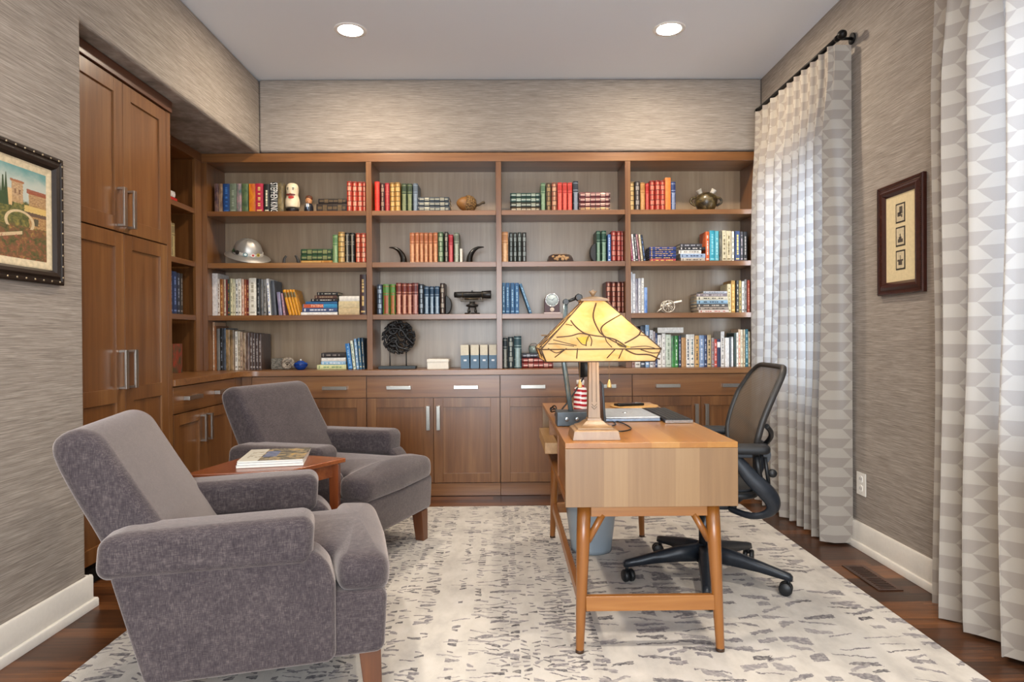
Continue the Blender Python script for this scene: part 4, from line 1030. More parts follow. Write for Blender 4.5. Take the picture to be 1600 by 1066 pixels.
# carved openwork disc on a stand
xd = sx(622)
t = thing('carved_disc', 'black carved openwork disc of curling vines standing on two rods', 'sculpture', (xd, 4.78, SC0))
M_CARVE = plain('1d1b1a', .45)
MB().box(-.142, .128, -.045, .045, .0005, .022).build('base', plain('2f3a40', .5), t, bevel=.002)
for x in (-.065, .055): MB().tube([(x, 0, .02), (x, 0, .135)], .0045, 8).build('rod', M_CARVE, t)
zc, rr = .232, .115
mb = MB(); rnd = random.Random(5)
ring = [(rr * .93 * math.cos(2 * PI * k / 40), 0, zc + rr * .93 * math.sin(2 * PI * k / 40)) for k in range(41)]
mb.tube(ring, .0065, 8)
for k in range(17):                                            # curling tendrils spiralling inwards
    a0 = 2 * PI * k / 17 * 2 + rnd.uniform(-.2, .2); rad = rr * (.66, .38, .68, .60)[k % 4]; cx, cz = rad * math.cos(a0), zc + rad * math.sin(a0)
    sp = rnd.choice((-1, 1)); big = rr * (.33, .36, .28, .38)[k % 4]
    pts = []
    for i in range(26):
        q = i / 25; a = a0 + sp * q * 3.6 * PI * .8; r_ = big * (1 - q * .85)
        pts.append((cx + r_ * math.cos(a), (-.006 if k % 2 else .006) + .008 * math.sin(q * 9), cz + r_ * math.sin(a)))
    mb.tube(pts, [.0115 - .0055 * i / 25 for i in range(26)], 7)
mb.tube(spline([(-.1, -.008, zc + .03), (-.05, -.012, zc + .065), (.02, -.012, zc + .055), (.06, -.01, zc + .0), (.11, -.008, zc - .05)], 8), .010, 7)
mb.tube(spline([(-.09, -.01, zc - .06), (-.03, -.012, zc - .02), (.0, -.012, zc - .07), (.07, -.01, zc - .09)], 8), .009, 7)
for k in range(26):
    a = 2 * PI * k / 26 + rnd.uniform(-.1, .1); mb.tube([(rr * .9 * math.cos(a), 0, zc + rr * .9 * math.sin(a)), (rr * 1.03 * math.cos(a + .1), 0, zc + rr * 1.03 * math.sin(a + .1)), (rr * 1.07 * math.cos(a + .22), -.004, zc + rr * 1.07 * math.sin(a + .22))], [.010, .008, .003], 7)
mb.build('carving', M_CARVE, t)

# white card box
a, b = sx(570 + 575 / 5.923, 4.70), sx(570 + 770 / 5.923, 4.70)
t = thing('card_box', 'small white lidded card box on the counter beside the carved disc', 'box', ((a + b) / 2, 4.76, SC0))
w = (b - a) / 2; hz = sz(683, 410 + 897 / 5.923, 4.70) - SC0
MB().box(-w, w, -.06, .06, .0005, hz - .02).build('box_body', plain('e9e5d8', .7, var=.03), t, bevel=.001)
MB().box(-w - .002, w + .002, -.062, .062, hz - .0195, hz).build('lid', plain('efebe0', .7, var=.03), t, bevel=.001)

# four slip-cased file boxes
for k, (a, b, lab) in enumerate(((885, 967, 'blue and cream slipcase nearest the white card box, leaning a little'), (974, 1056, 'blue and cream slipcase second from the white card box'), (1062, 1138, 'blue and cream slipcase third from the white card box'), (1144, 1220, 'blue and cream slipcase touching the bookcase upright'))):
    x0, x1 = sx(570 + a / 5.923, 4.72), sx(570 + b / 5.923, 4.72)
    zt = sz(740, 410 + 765 / 5.923, 4.72); zm = sz(740, 410 + 855 / 5.923, 4.72)
    t = thing('slipcase', lab, 'slipcase', ((x0 + x1) / 2, 4.72, SC0), 0, 'blue and cream slipcases', rot=(0, R(-1.5 if k == 0 else 0), 0))
    w = (x1 - x0) / 2 - .0012; z1 = zm - SC0; z2 = zt - SC0
    MB().box(-w, w, 0, .19, .0012, z1).build('case', plain('66829a', .7, var=.04), t, bevel=.001)
    MB().prism([(-.0005 + 0, z1 - .004), (.012, z2), (.185, z2 - .004), (.185, z1 - .004)], -w + .002, w - .002, 'X').build('pages', plain('cfc8b6', .8, var=.05), t)
    MB().box(-.009, .012, -.0012, -.0002, .055, .068).build('label', plain('e9eef2', .5, var=.01), t)

# carved wooden desk box with a pale top
xb = sx(770 + 627 / 5.923)
t = thing('desk_box', 'dark wooden box with pale carved relief standing alone on its shelf', 'box', (xb, 4.78, S2))
MB().loft([[(-.098, -.05, .0005), (.098, -.05, .0005), (.098, .05, .0005), (-.098, .05, .0005)], [(-.085, -.042, .045), (.085, -.042, .045), (.085, .042, .045), (-.085, .042, .045)], [(-.065, -.03, .058), (.065, -.03, .058), (.065, .03, .058), (-.065, .03, .058)]], smooth=False).build('box_body', plain('2a1710', .3), t, bevel=.003)
mb = MB(); rnd = random.Random(3)
for k in range(22):
    x = rnd.uniform(-.055, .055); z = .018 + rnd.uniform(0, .028); y = -.0485 + (z - .0) * .18 - .001
    mb.lathe([(.001, -.004), (.008, -.002), (.010, .0), (.001, .001)], 9, (x, y, z), axis='Y')
mb.build('carved_relief', plain('a8845a', .45), t)
MB().box(-.05, .05, -.02, .02, .058, .064).build('lid_inlay', plain('8a6844', .45), t, bevel=.002)

# arched mantel clock
xk = sx(770 + 550 / 5.923)
t = thing('mantel_clock', 'small arched red-wood clock with a round white dial', 'clock', (xk, 4.78, S1))
w, hs, hT = .056, .095, .152
MB().prism([(-w, .0125), (w, .0125), (w, hs)] + arc(0, hs, w, 0, 180, 16)[1:-1] + [(-w, hs)], -.018, .018, 'Y').build('case', plain('3f100e', .4), t, bevel=.002)
MB().box(-.062, .062, -.024, .024, .0005, .012).build('base', plain('c8b8b4', .4), t, bevel=.002)
MB().lathe([(.050, -.020), (.0495, -.0225), (.044, -.0225), (.044, -.0185)], 36, (0, 0, .102), axis='Y', cap=False).build('bezel', plain('d8d4d2', .2, .9), t)
dl = MB().lathe([(.0005, -.0195), (.0442, -.0195), (.0442, -.018)], 36, (0, 0, .102), axis='Y').build('dial', plain('c9d6d6', .4, var=.02), t)
mb = MB()
for k in range(12):
    a = 2 * PI * k / 12; c, s = math.cos(a), math.sin(a); p = Vector((.037 * s, -.0205, .102 + .037 * c)); d = Vector((s, 0, c)); e = Vector((c, 0, -s))
    mb.add([p + d * .004 + e * .0008, p + d * .004 - e * .0008, p - d * .004 - e * .0008, p - d * .004 + e * .0008], [(0, 1, 2, 3)])
mb.build('hour_marks', plain('3a3a3c', .5), dl)
for a, l in ((50, .022), (-70, .032)):
    d = Vector((math.sin(R(a)), 0, math.cos(R(a)))); MB().tube([Vector((0, -.0212, .102)) - d * .005, Vector((0, -.0212, .102)) + d * l], .0009, 6).build('hand', plain('222222', .4), dl)
MB().lathe([(.0005, -.0205), (.014, -.0205), (.016, -.018)], 24, (0, 0, .032), axis='Y').build('medallion', plain('e8d8c8', .35), t)

# small wire and glass trinket on the stacked red books
xg = sx(770 + 380 / 5.923); _s = find('navy gilt book lying flat topmost of three behind')
zt_ = max((_s.location.z + abs(v.co.x)) for v in _s.data.vertices) + .0006
t = thing('glass_trinket', 'small clear glass trinket on the stack behind the lamp shade', 'ornament', (xg, 4.80, zt_))
MB().lathe([(.030, .0002), (.034, .004), (.040, .030), (.036, .055), (.033, .055), (.036, .030), (.03, .006)], 20).build('glass_cup', plain('8c9a94', .1, .2), t)
MB().tube([(-.036, 0, .05), (-.02, 0, .07), (.012, 0, .073), (.036, 0, .05)], .002, 6).build('wire_handle', plain('4a4a44', .35, .8), t)

# two-spouted pottery vase
xv = sx(970 + 810 / 5.923)
t = thing('pottery_vase', 'brown glazed pottery vase with two horned spouts on the top shelf', 'vase', (xv, 4.80, S3))
m = Mat('speckled_glaze', rough=.3); f = m.noise(m.scale(m.co(), (1, 1, 1.3)), 16, 4, .65, .8); m.set('Base Color', m.ramp(f, (.32, '#1b1712'), (.74, '#8d8a86'), (.45, '#3a3020'), (.6, '#6b5a34')))
MB().lathe([(.045, .0005), (.055, .006), (.075, .05), (.082, .085), (.074, .115), (.05, .135), (.036, .142), (.03, .138)], 32).build('body', m.m, t)
for s in (-1, 1):
    MB().tube(spline([(s * .03, 0, .125), (s * .045, -.005, .145), (s * .058, -.008, .165)], 5), [.018, .018, .017, .016, .016, .017, .018, .019, .02, .021, .022], 14).build('spout', plain('b9b2a6', .3), t)
    MB().tube(spline([(s * .075, 0, .11), (s * .108, 0, .10), (s * .112, 0, .07), (s * .078, 0, .05)], 6), .009, 10).build('ear_handle', m.m, t)

# model brass cannon
xc_ = sx(970 + 440 / 5.923)
t = thing('model_cannon', 'small pale metal model cannon with spoked wheels between white books and a pile', 'model', (xc_, 4.78, S1))
MB_ = plain('d6ccbc', .3, .55)
for y in (-.035, .035):
    mb = MB()
    ringp = [(.043 * math.cos(2 * PI * k / 32), y, .048 + .043 * math.sin(2 * PI * k / 32)) for k in range(33)]
    mb.tube(ringp, .0048, 8)
    for k in range(8): mb.tube([(0, y, .048), (.042 * math.cos(2 * PI * k / 8), y, .048 + .042 * math.sin(2 * PI * k / 8))], .0022, 6)
    mb.lathe([(.002, y - .008), (.010, y - .007), (.010, y + .007), (.002, y + .008)], 14, (0, 0, .048), axis='Y')
    mb.build('wheel', MB_, t)
MB().lathe([(.002, -.066), (.008, -.063), (.006, -.058), (.0135, -.054), (.0130, .0), (.010, .09), (.012, .094), (.009, .098)], 16, axis='X').xf(Matrix.Translation((.01, 0, .066)) @ Matrix.Rotation(R(-13), 4, 'Y')).build('barrel', MB_, t)
MB().tube([(.0, 0, .05), (-.06, 0, .024), (-.082, 0, .004)], [.009, .008, .006], 8).build('trail', MB_, t)
MB().tube([(0, -.04, .048), (0, .04, .048)], .004, 8).build('axle', MB_, t)

rest(t, S1)
# counter in the corner: carved stone block, fossil and blue bowl
xs0 = sx(320 + 590 / 5.329)
m = Mat('carved_stone', rough=.8); c = m.scale(m.co(), (1, 1, 2.4)); f = m.noise(c, 55, 3, .6, 1.2); m.set('Base Color', m.ramp(f, (.35, '#3e3b36'), (.65, '#8f897c'))); m.bump(f, .6, .006)
o = MB().box(-.048, .055, -.04, .04, .0005, .083).build('carved_stone', m.m, loc=(xs0, 4.83, SC0), bevel=.006, seg=3)
tag(o, 'grey carved stone block on the corner counter beside the spiral fossil', 'ornament')
xs1 = sx(320 + 690 / 5.329, 4.74)
pts = []; rad = []
for i in range(70):
    q = i / 69; a = q * 5.2 * PI; r_ = .004 + .040 * q; pts.append((r_ * math.cos(a) * -1, -.002 * (1 - q), .0515 + r_ * math.sin(a))); rad.append(.003 + .0085 * q)
m = Mat('fossil_shell', rough=.6); f = m.noise(m.co(), 70, 3); m.set('Base Color', m.ramp(f, (.35, '#5b5046'), (.65, '#a99c8a')))
fo = MB().tube(pts, rad, 10, flat=1.3).build('spiral_fossil', m.m, loc=(xs1 - .002, 4.735, SC0))
mz = min((v.co.z for v in fo.data.vertices)); fo.location.z = SC0 - mz + .0004
tag(fo, 'round spiral fossil standing between the stone block and the blue bowl', 'fossil')
xs2 = sx(320 + 794 / 5.329, 4.74)
t = thing('blue_bowl', 'small cobalt blue lidded bowl on the corner counter', 'bowl', (xs2, 4.745, SC0))
M_BLUE = plain('123f8e', .12)
MB().lathe([(.022, .0005), (.028, .004), (.046, .022), (.050, .036), (.045, .050), (.036, .056), (.033, .052), (.03, .02), (.002, .018)], 28).build('body', M_BLUE, t)
MB().lathe([(.050, .034), (.0522, .038), (.050, .042)], 28, cap=False).build('rim_band', plain('0c2a66', .15), t)
MB().lathe([(.034, .054), (.020, .064), (.004, .066)], 20).build('lid', M_BLUE, t)
MB().lathe([(.003, .065), (.008, .070), (.006, .076), (.001, .078)], 12).build('knob', plain('d8dcdc', .2), t)

# ------------------------------------------------------------------ framed pictures
xw = XL
pt = thing('framed_painting', 'framed oil painting of a hillside village garden on the grey wall', 'painting', (XL, 2.2, 1.594))
py0, py1, pz0, pz1 = 1.86, 2.588, 1.345, 1.842
M_FR = plain('241a14', .3)
def frame_boards(parent, name, plane, s, y0, y1, z0, z1, prof, m):
    """mitred frame on a wall at x=plane facing +s; prof: list of (inset from the outer edge, stand-off)"""
    mb = MB(); rings = []
    for ins, st in prof:
        rings.append([(plane + s * st, y0 + ins, z0 + ins), (plane + s * st, y1 - ins, z0 + ins), (plane + s * st, y1 - ins, z1 - ins), (plane + s * st, y0 + ins, z1 - ins)])
    mb.loft(rings, 0, False, False)
    return mb.build(name, m, parent, world=True)
f_ = frame_boards(pt, 'frame', XL, 1, py0, py1, pz0, pz1, [(0, .0005), (0, .018), (.006, .024), (.014, .024), (.018, .019), (.024, .019), (.032, .027), (.045, .024), (.055, .012)], M_FR)
frame_boards(pt, 'liner', XL, 1, py0, py1, pz0, pz1, [(.0545, .0115), (.060, .0125), (.084, .009)], plain('cdbb9a', .7))
mb = MB()
for k in range(16):
    for z in (pz0 + .012, pz1 - .012):
        y = py0 + .03 + k * (py1 - py0 - .06) / 15; mb.lathe([(.001, .026), (.0042, .0245), (.0042, .0235)], 8, (XL, y, z), axis='X')
for k in range(11):
    z = pz0 + .03 + k * (pz1 - pz0 - .06) / 10
    for y in (py0 + .012, py1 - .012): mb.lathe([(.001, .026), (.0042, .0245), (.0042, .0235)], 8, (XL, y, z), axis='X')
mb.build('frame_studs', plain('a8977a', .35, .5), pt, world=True)
# the canvas: sky, hills, tower, stairs, house, flowers, as painted patches
m = Mat('painted_canvas', rough=.45)
uvv = m.co('UV'); u, v, _ = m.xyz(uvv)
n1 = m.noise(m.scale(uvv, (7, 7, 1)), 1, 5, .65, .5); n2 = m.noise(m.scale(uvv, (24, 20, 1)), 1, 4, .7, .8); n3 = m.noise(m.scale(uvv, (60, 60, 1)), 1, 2)
foliage = m.ramp(n2, (.3, '#2c2f1b'), (.72, '#a98b42'), (.45, '#54562d'), (.58, '#75703c'))
garden = m.ramp(n2 * .6 + n1 * .4, (.34, '#33351f'), (.68, '#b8964a'), (.46, '#5d5932'), (.53, '#7d4c38'), (.60, '#927540'))
sky = m.mix((v + n1 * .2).smooth(.9, 1.12), '#b3b8ac', '#5e8f8c')
col = m.mix((v + (n1 - .5) * .35).smooth(.60, .66), foliage, sky)
col = m.mix((v + (n2 - .5) * .25).lt(.36), col, garden)
def patch(c, col, u0, u1, v0, v1, dark=0.12):
    k = (u + (n3 - .5) * .02).gt(u0) * (u + (n3 - .5) * .02).lt(u1) * (v + (n3 - .5) * .02).gt(v0) * (v + (n3 - .5) * .02).lt(v1)
    return m.mix(k * .93, col, c)
tower = m.ramp(n3, (.3, '#9a734e'), (.7, '#c4a378'))
col = patch(tower, col, .69, .79, .60, .84); col = patch(m.mix(n3, '#8a4f34', '#a8683f'), col, .68, .80, .825, .85)
col = patch('#7a5a44', col, .715, .73, .70, .75); col = patch('#7a5a44', col, .752, .767, .70, .75)
col = patch(m.mix(n3, '#c79a66', '#e0c08c'), col, .655, .695, .56, .74)
for cx, hh_ in ((.62, .86), (.645, .90), (.59, .82)): 
    k = ((u - cx).abs() + (v - .55) * .055).lt(.022) * v.gt(.55) * v.lt(hh_); col = m.mix(k, col, m.mix(n2, '#243620', '#3f5430'))
house = m.ramp(n3, (.3, '#8f6440'), (.7, '#bd9764'))
col = patch(house, col, .84, 1.0, .36, .76); col = patch(m.mix(n3, '#7e3b28', '#a5583a'), col, .82, 1.0, .735, .785); col = patch('#5d4a3e', col, .80, 1.0, .49, .53)
col = patch(m.mix(n3, '#c8a25a', '#d8bd78'), col, .80, 1.0, .53, .60); col = patch('#4c4a3a', col, .885, .925, .39, .47)
ar = ((u - .76) * (u - .76) + (v - .40) * (v - .40)).pow(.5)
col = m.mix(ar.gt(.105) * ar.lt(.13) * v.gt(.34), col, m.mix(n3, '#b79a72', '#dcc8a0'))
k = (v - (u - .45) * .35 - .17).abs().lt(.018) * u.lt(.78); col = m.mix(k, col, m.mix(n3, '#b89a74', '#d8c09a'))
col = m.mix(n2.gt(.62) * v.lt(.26), col, m.mix(n3, '#8a4038', '#b07060'))
m.set('Base Color', col); m.bump(n2, .2, .002)
mb = MB().add([(XL + .0095, py0 + .083, pz0 + .083), (XL + .0095, py1 - .083, pz0 + .083), (XL + .0095, py1 - .083, pz1 - .083), (XL + .0095, py0 + .083, pz1 - .083)], [(0, 1, 2, 3)])
mb.uv = [(0, 0), (1, 0), (1, 1), (0, 1)]
mb.build('canvas', m.m, pt, world=True)
MB().box(XL + .001, XL + .009, py0 + .03, py1 - .03, pz0 + .03, pz1 - .03).build('backing', plain('6a5a48', .8), pt, world=True)

fp = thing('framed_print', 'tall dark wood frame holding three small stamp prints on a cream mat', 'picture frame', (XR, 3.04, 1.59))
qy0, qy1, qz0, qz1 = 2.863, 3.215, 1.322, 1.856
M_MAH = plain('3a1a13', .22)
frame_boards(fp, 'frame', XR, -1, qy0, qy1, qz0, qz1, [(0, .0005), (0, .016), (.004, .021), (.012, .021), (.016, .017), (.024, .018), (.036, .026), (.048, .024), (.062, .010)], M_MAH)
mb = MB()
for k in range(58):
    z = qz0 + .01 + k * (qz1 - qz0 - .02) / 57
    for y in (qy0 + .008, qy1 - .008): mb.box(XR - .0235, XR - .020, y - .003, y + .003, z - .0028, z + .0028)
mb.build('beading', plain('2a120d', .3), fp, world=True)
mt = MB().box(XR - .010, XR - .006, qy0 + .06, qy1 - .06, qz0 + .06, qz1 - .06).build('mat_board', plain('d9c69c', .8, var=.05), fp, world=True)
ym = (qy0 + qy1) / 2
for k, z in enumerate((1.705, 1.594, 1.483)):
    f_ = MB().box(XR - .0112, XR - .0102, ym - .036, ym + .036, z - .046, z + .046).build('stamp_print', plain('2a241e', .5), fp, world=True)
    MB().box(XR - .0118, XR - .0113, ym - .029, ym + .029, z - .039, z + .039).build('stamp_paper', plain('cbbb9a', .6), f_, world=True)
    mb = MB(); y = ym
    def bxx(a, b, c, d): mb.box(XR - .0124, XR - .0119, y + a, y + b, z + c, z + d)
    if k == 0: bxx(-.018, .006, -.004, .030); bxx(-.006, .020, -.016, .004); bxx(-.016, -.008, -.022, -.008)
    elif k == 1: bxx(-.020, .018, -.028, -.012); bxx(-.010, .010, -.012, -.002); bxx(-.003, .003, -.002, .012)
    else: bxx(-.022, .022, -.006, .002); bxx(-.014, .014, -.024, -.006); bxx(-.002, .002, .002, .022)
    mb.build('stamp_engraving', plain('4a4138', .6), f_, world=True)
# ================================================================== seating corner
def extrude_round(poly, a, b, r, n=6):
    """closed outline (x,z) pulled from y=a to y=b with both end edges rolled over by r"""
    o = [Vector(p) for p in poly]; N = len(o)
    area = sum(o[i].x * o[(i + 1) % N].y - o[(i + 1) % N].x * o[i].y for i in range(N))
    sg = 1 if area > 0 else -1
    nr = []
    for i in range(N):
        t = (o[(i + 1) % N] - o[i]).normalized() + (o[i] - o[i - 1]).normalized(); t.normalize(); nr.append(Vector((t.y, -t.x)) * sg)
    def ring(ins, t): return [((o[i] - nr[i] * ins).x, t, (o[i] - nr[i] * ins).y) for i in range(N)]
    rings = []
    for k in range(n + 1):
        q = PI / 2 * k / n; rings.append(ring(r * (1 - math.sin(q)), a + r * (1 - math.cos(q))))
    for k in range(n + 1):
        q = PI / 2 * k / n; rings.append(ring(r * (1 - math.cos(q)), b - r + r * math.sin(q)))
    return MB().loft(rings)

def dense(pts, n=5, closed=True):
    """smooth closed outline through the points"""
    P = [Vector((p[0], p[1], 0)) for p in pts]; out = []; N = len(P)
    for i in range(N):
        p0, p1, p2, p3 = P[i - 1], P[i], P[(i + 1) % N], P[(i + 2) % N]
        for k in range(n):
            t = k / n
            q = .5 * ((2 * p1) + (p2 - p0) * t + (2 * p0 - 5 * p1 + 4 * p2 - p3) * t * t + (3 * p1 - p0 - 3 * p2 + p3) * t ** 3)
            out.append((q.x, q.y))
    return out
def corners(pts, r, n=5):
    """polygon with each corner rounded by radius r (or per-corner list)"""
    out = []; N = len(pts); rs = r if isinstance(r, (list, tuple)) else [r] * N
    for i in range(N):
        p, a, b = Vector(pts[i]), Vector(pts[i - 1]), Vector(pts[(i + 1) % N])
        da, db = (a - p).normalized(), (b - p).normalized(); ang = da.angle(db); T = math.tan(ang / 2)
        d = min(rs[i] / T, (a - p).length * .49, (b - p).length * .49); r = d * T
        s, e = p + da * d, p + db * d
        c = p + (da + db).normalized() * (r / math.sin(ang / 2)); a0 = (s - c); a1 = (e - c); sw = a0.angle_signed(a1) if a0.length > 1e-9 and a1.length > 1e-9 else 0
        for k in range(n + 1):
            q = a0.copy(); q.rotate(Matrix.Rotation(-sw * k / n, 2)); q = c + q; out.append((q.x, q.y))
    return out
def subdiv(pts, step=.03):
    out = []
    for i in range(len(pts)):
        a, b = Vector(pts[i]), Vector(pts[(i + 1) % len(pts)]); k = max(1, int((b - a).length / step))
        out += [tuple(a + (b - a) * j / k) for j in range(k)]
    return out

def chenille():
    m = Mat('grey_chenille', rough=.95, spec=.1)
    c = m.co(); 
    wa = m.noise(m.scale(c, (620, 620, 60)), 1, 2, .6); wb = m.noise(m.scale(c, (60, 60, 620)), 1, 2, .6); wc = m.noise(m.scale(c, (60, 620, 60)), 1, 2, .6)
    cloud = m.noise(m.scale(c, (1, 1, 1)), 9, 4, .65, .5)
    f = wa * .36 + wb * .3 + wc * .2 + cloud * .14
    m.set('Base Color', m.ramp(f, (.36, '#2b262b'), (.64, '#645b5a'), (.5, '#443d40')))
    m.set('Sheen Weight', .8); m.set('Sheen Roughness', .45); m.set('Sheen Tint', hx('#d8ccc6'))
    m.bump(f, .35, .004)
    return m.m
M_CHEN = chenille()
M_LEG = wood('armchair_leg_wood', '#3f2010', '#5c3219', '#754624', 'Z')

def armchair(label, loc, rz):
    t = thing('armchair', label, 'armchair', (*loc, .0115), rz, 'grey chenille armchairs')
    # seat deck
    mb = extrude_round(corners([(-.22, .165), (.405, .165), (.415, .36), (-.22, .36)], .03), -.345, .345, .02)
    mb.build('seat_base', M_CHEN, t)
    # arms: a side panel and a padded roll
    for s in (1, -1):
        a, b = (.250, .368) if s > 0 else (-.368, -.250)
        prof = corners([(-.245, .165), (.262, .165), (.262, .395), (.245, .455), (.205, .50), (-.335, .50)], [.03, .03, .06, .08, .05, .03], 6)
        p = extrude_round(subdiv(prof, .05), a, b, .018).build('arm_panel', M_CHEN, t)
        a, b = (.228, .378) if s > 0 else (-.378, -.228)
        prof = corners([(-.365, .466), (.197, .458), (.205, .602), (-.30, .594), (-.356, .575)], [.036, .036, .04, .08, .04], 8)
        extrude_round(subdiv(prof, .05), a, b, .032, 7).build('arm', M_CHEN, t)
    # T-shaped cushion
    o = corners([(-.20, -.228), (.256, -.228), (.268, -.345), (.425, -.345), (.435, 0), (.425, .345), (.268, .345), (.256, .228), (-.20, .228)], [.04, .03, .04, .05, .4, .05, .04, .03, .04], 5)
    mb = MB(); oo = subdiv(o, .03)
    cc = Vector((.335, 0)); base = [Vector(p) for p in oo]
    N = len(base); nr = []
    for i in range(N):
        tt = (base[(i + 1) % N] - base[i - 1]).normalized(); q = Vector((tt.y, -tt.x)); nr.append(q)
    if sum(nr[i].dot(base[i] - cc) for i in range(N)) < 0: nr = [-q for q in nr]
    rings = []; r = .037; z0, h = .352, .112
    def ring(ins, z, sc=1.0, cr=0):
        out = []
        for i in range(N):
            p = cc + (base[i] - nr[i] * ins - cc) * sc
            out.append((p.x, p.y, z + cr * (1 - (p.y / .40) ** 2) * (1 if p.x > -.1 else .8) - .012 * max(0, (p.x - .30) / .12) ** 2))
        return out
    for k in range(5, 0, -1): rings.append(ring(r, z0, 1 - k / 5.3))
    for k in range(7): a = -PI / 2 + PI / 2 * k / 6; rings.append(ring(r * (1 - math.cos(a)), z0 + r * (1 + math.sin(a))))
    for k in range(7): a = PI / 2 * k / 6; rings.append(ring(r * (1 - math.cos(a)), z0 + h - r + r * math.sin(a), 1, .012 * k / 6))
    for k in range(1, 7): sc = 1 - k / 6.4; rings.append(ring(r, z0 + h + .022 * (1 - sc * sc), sc, .012))
    cu = mb.loft(rings).build('seat_cushion', M_CHEN, t)
    sm_ = cu.modifiers.new('soften', 'SMOOTH'); sm_.factor = .5; sm_.iterations = 10
    # welt round the cushion front
    pts = [(p.x, p.y, z0 + h - .028) for p in (base[i] + nr[i] * .001 for i in range(N)) if p.x > .27]
    # raked back with a rolled top
    prof = dense([(-.085, .30), (-.105, .38), (-.165, .50), (-.225, .60), (-.285, .70), (-.340, .795), (-.372, .845), (-.415, .868), (-.460, .862), (-.492, .832), (-.488, .78), (-.445, .68), (-.395, .58), (-.345, .47), (-.295, .32), (-.250, .20), (-.225, .172), (-.17, .168), (-.125, .20)], 4)
    extrude_round(prof, -.285, .285, .036, 6).build('backrest', M_CHEN, t)
    for x, y, dx in ((.362, .285, .012), (.362, -.285, .012), (-.20, .27, -.035), (-.20, -.27, -.035)):
        MB().loft([[(x + a * .033, y + b * .033, .166) for a, b in ((-1, -1), (1, -1), (1, 1), (-1, 1))], [(x + dx + a * .025, y + b * .025, 0) for a, b in ((-1, -1), (1, -1), (1, 1), (-1, 1))]], smooth=False).build('leg', M_LEG, t, bevel=.003)
    return t
ch = armchair('grey chenille armchair nearest the camera, turned with its side to us', (-.85, 2.19), R(15))
c2 = copy_tree(ch); c2.location = (-.92, 3.46, .0115); c2.rotation_euler = (0, 0, R(-21))
tag(c2, 'grey chenille armchair in front of the corner cabinets beyond the magazines')

# wedge-shaped side table between the chairs
W_TBL = wood('side_table_cherry', '#56260f', '#7d401e', '#9c592c', 'X', 1, .22)
W_TBLV = wood('side_table_cherry_legs', '#4e220e', '#71391b', '#8c4e26', 'Z', 1, .25)
Q = [(-.704, 2.86), (-1.14, 3.03), (-1.26, 2.52), (-.86, 2.60)]
cq = Vector((-.99, 2.755))
t = thing('side_table', 'wedge-shaped cherry wood side table between the two armchairs', 'table', (cq.x, cq.y, .0115))
MB().prism([(p[0] - cq.x, p[1] - cq.y) for p in Q], .572, .592, 'Z').build('tabletop', W_TBL, t, bevel=.005, seg=3)
ins = [cq + (Vector(p) - cq) * .84 for p in Q]
for i, p in enumerate(ins):
    q = p - cq; d = q.normalized() * .0
    MB().loft([[(q.x + a * .021, q.y + b * .021, .5715) for a, b in ((-1, -1), (1, -1), (1, 1), (-1, 1))], [(q.x + a * .014, q.y + b * .014, 0) for a, b in ((-1, -1), (1, -1), (1, 1), (-1, 1))]], smooth=False).xf(Matrix.Rotation(0, 4, 'Z')).build('leg', W_TBLV, t, bevel=.002)
for i in range(4):
    a, b = ins[i] - cq, ins[(i + 1) % 4] - cq; d = (b - a).normalized(); n = Vector((d.y, -d.x)) * .008; a = a + d * .016; b = b - d * .016
    MB().prism([tuple(a - n), tuple(b - n), tuple(b + n), tuple(a + n)], .515, .5715, 'Z').build('apron', W_TBL, t)

# magazines
zt = .0115 + .592
mz = [(-.995, 2.80, 12, .262, .285, .011, 'white magazine at the bottom of the pile on the side table'), (-.992, 2.80, 11, .258, .28, .009, 'white magazine in the middle of the pile on the side table'), (-.990, 2.802, 10, .256, .28, .007, 'magazine with a garden picture cover on top of the side table pile')]
z = zt + .0006
for k, (x, y, rz, w, d, h, lab) in enumerate(mz):
    t = thing('magazine', lab, 'magazine', (x, y, z), R(rz), 'magazines on the side table')
    MB().box(-w / 2, w / 2, -d / 2, d / 2, .0002, h - .0008).build('pages', plain('e6e2da', .6, var=.03), t, bevel=.0015)
    if k < 2: MB().box(-w / 2 - .001, w / 2 + .001, -d / 2 - .001, d / 2 + .001, h - .0007, h).build('cover', plain('dfe2e4', .3), t)
    else:
        m = Mat('garden_cover', rough=.22); c = m.co(); u, v, _ = m.xyz(c); f = m.noise(m.scale(c, (1, 1.4, 1)), 22, 4, .65, .6)
        pic = m.ramp(f, (.34, '#3d3c38'), (.66, '#c9a35a'), (.46, '#6e6a5a'), (.56, '#a89678'))
        blue = (u.gt(-.045) * u.lt(.01) * v.gt(-.06) * v.lt(.08)); pic = m.mix(blue * .8, pic, m.mix(f, '#3c4e7a', '#8896b8'))
        col = m.mix(u.lt(-.05), pic, m.mix((f - .5).abs().lt(.03) * (u.gt(-.105)) * v.abs().lt(.07), '#d8d2c2', '#a49b88'))
        m.set('Base Color', col)
        MB().box(-w / 2 - .001, w / 2 + .001, -d / 2 - .001, d / 2 + .001, h - .0007, h).build('cover', m.m, t)
    z += h + .0006
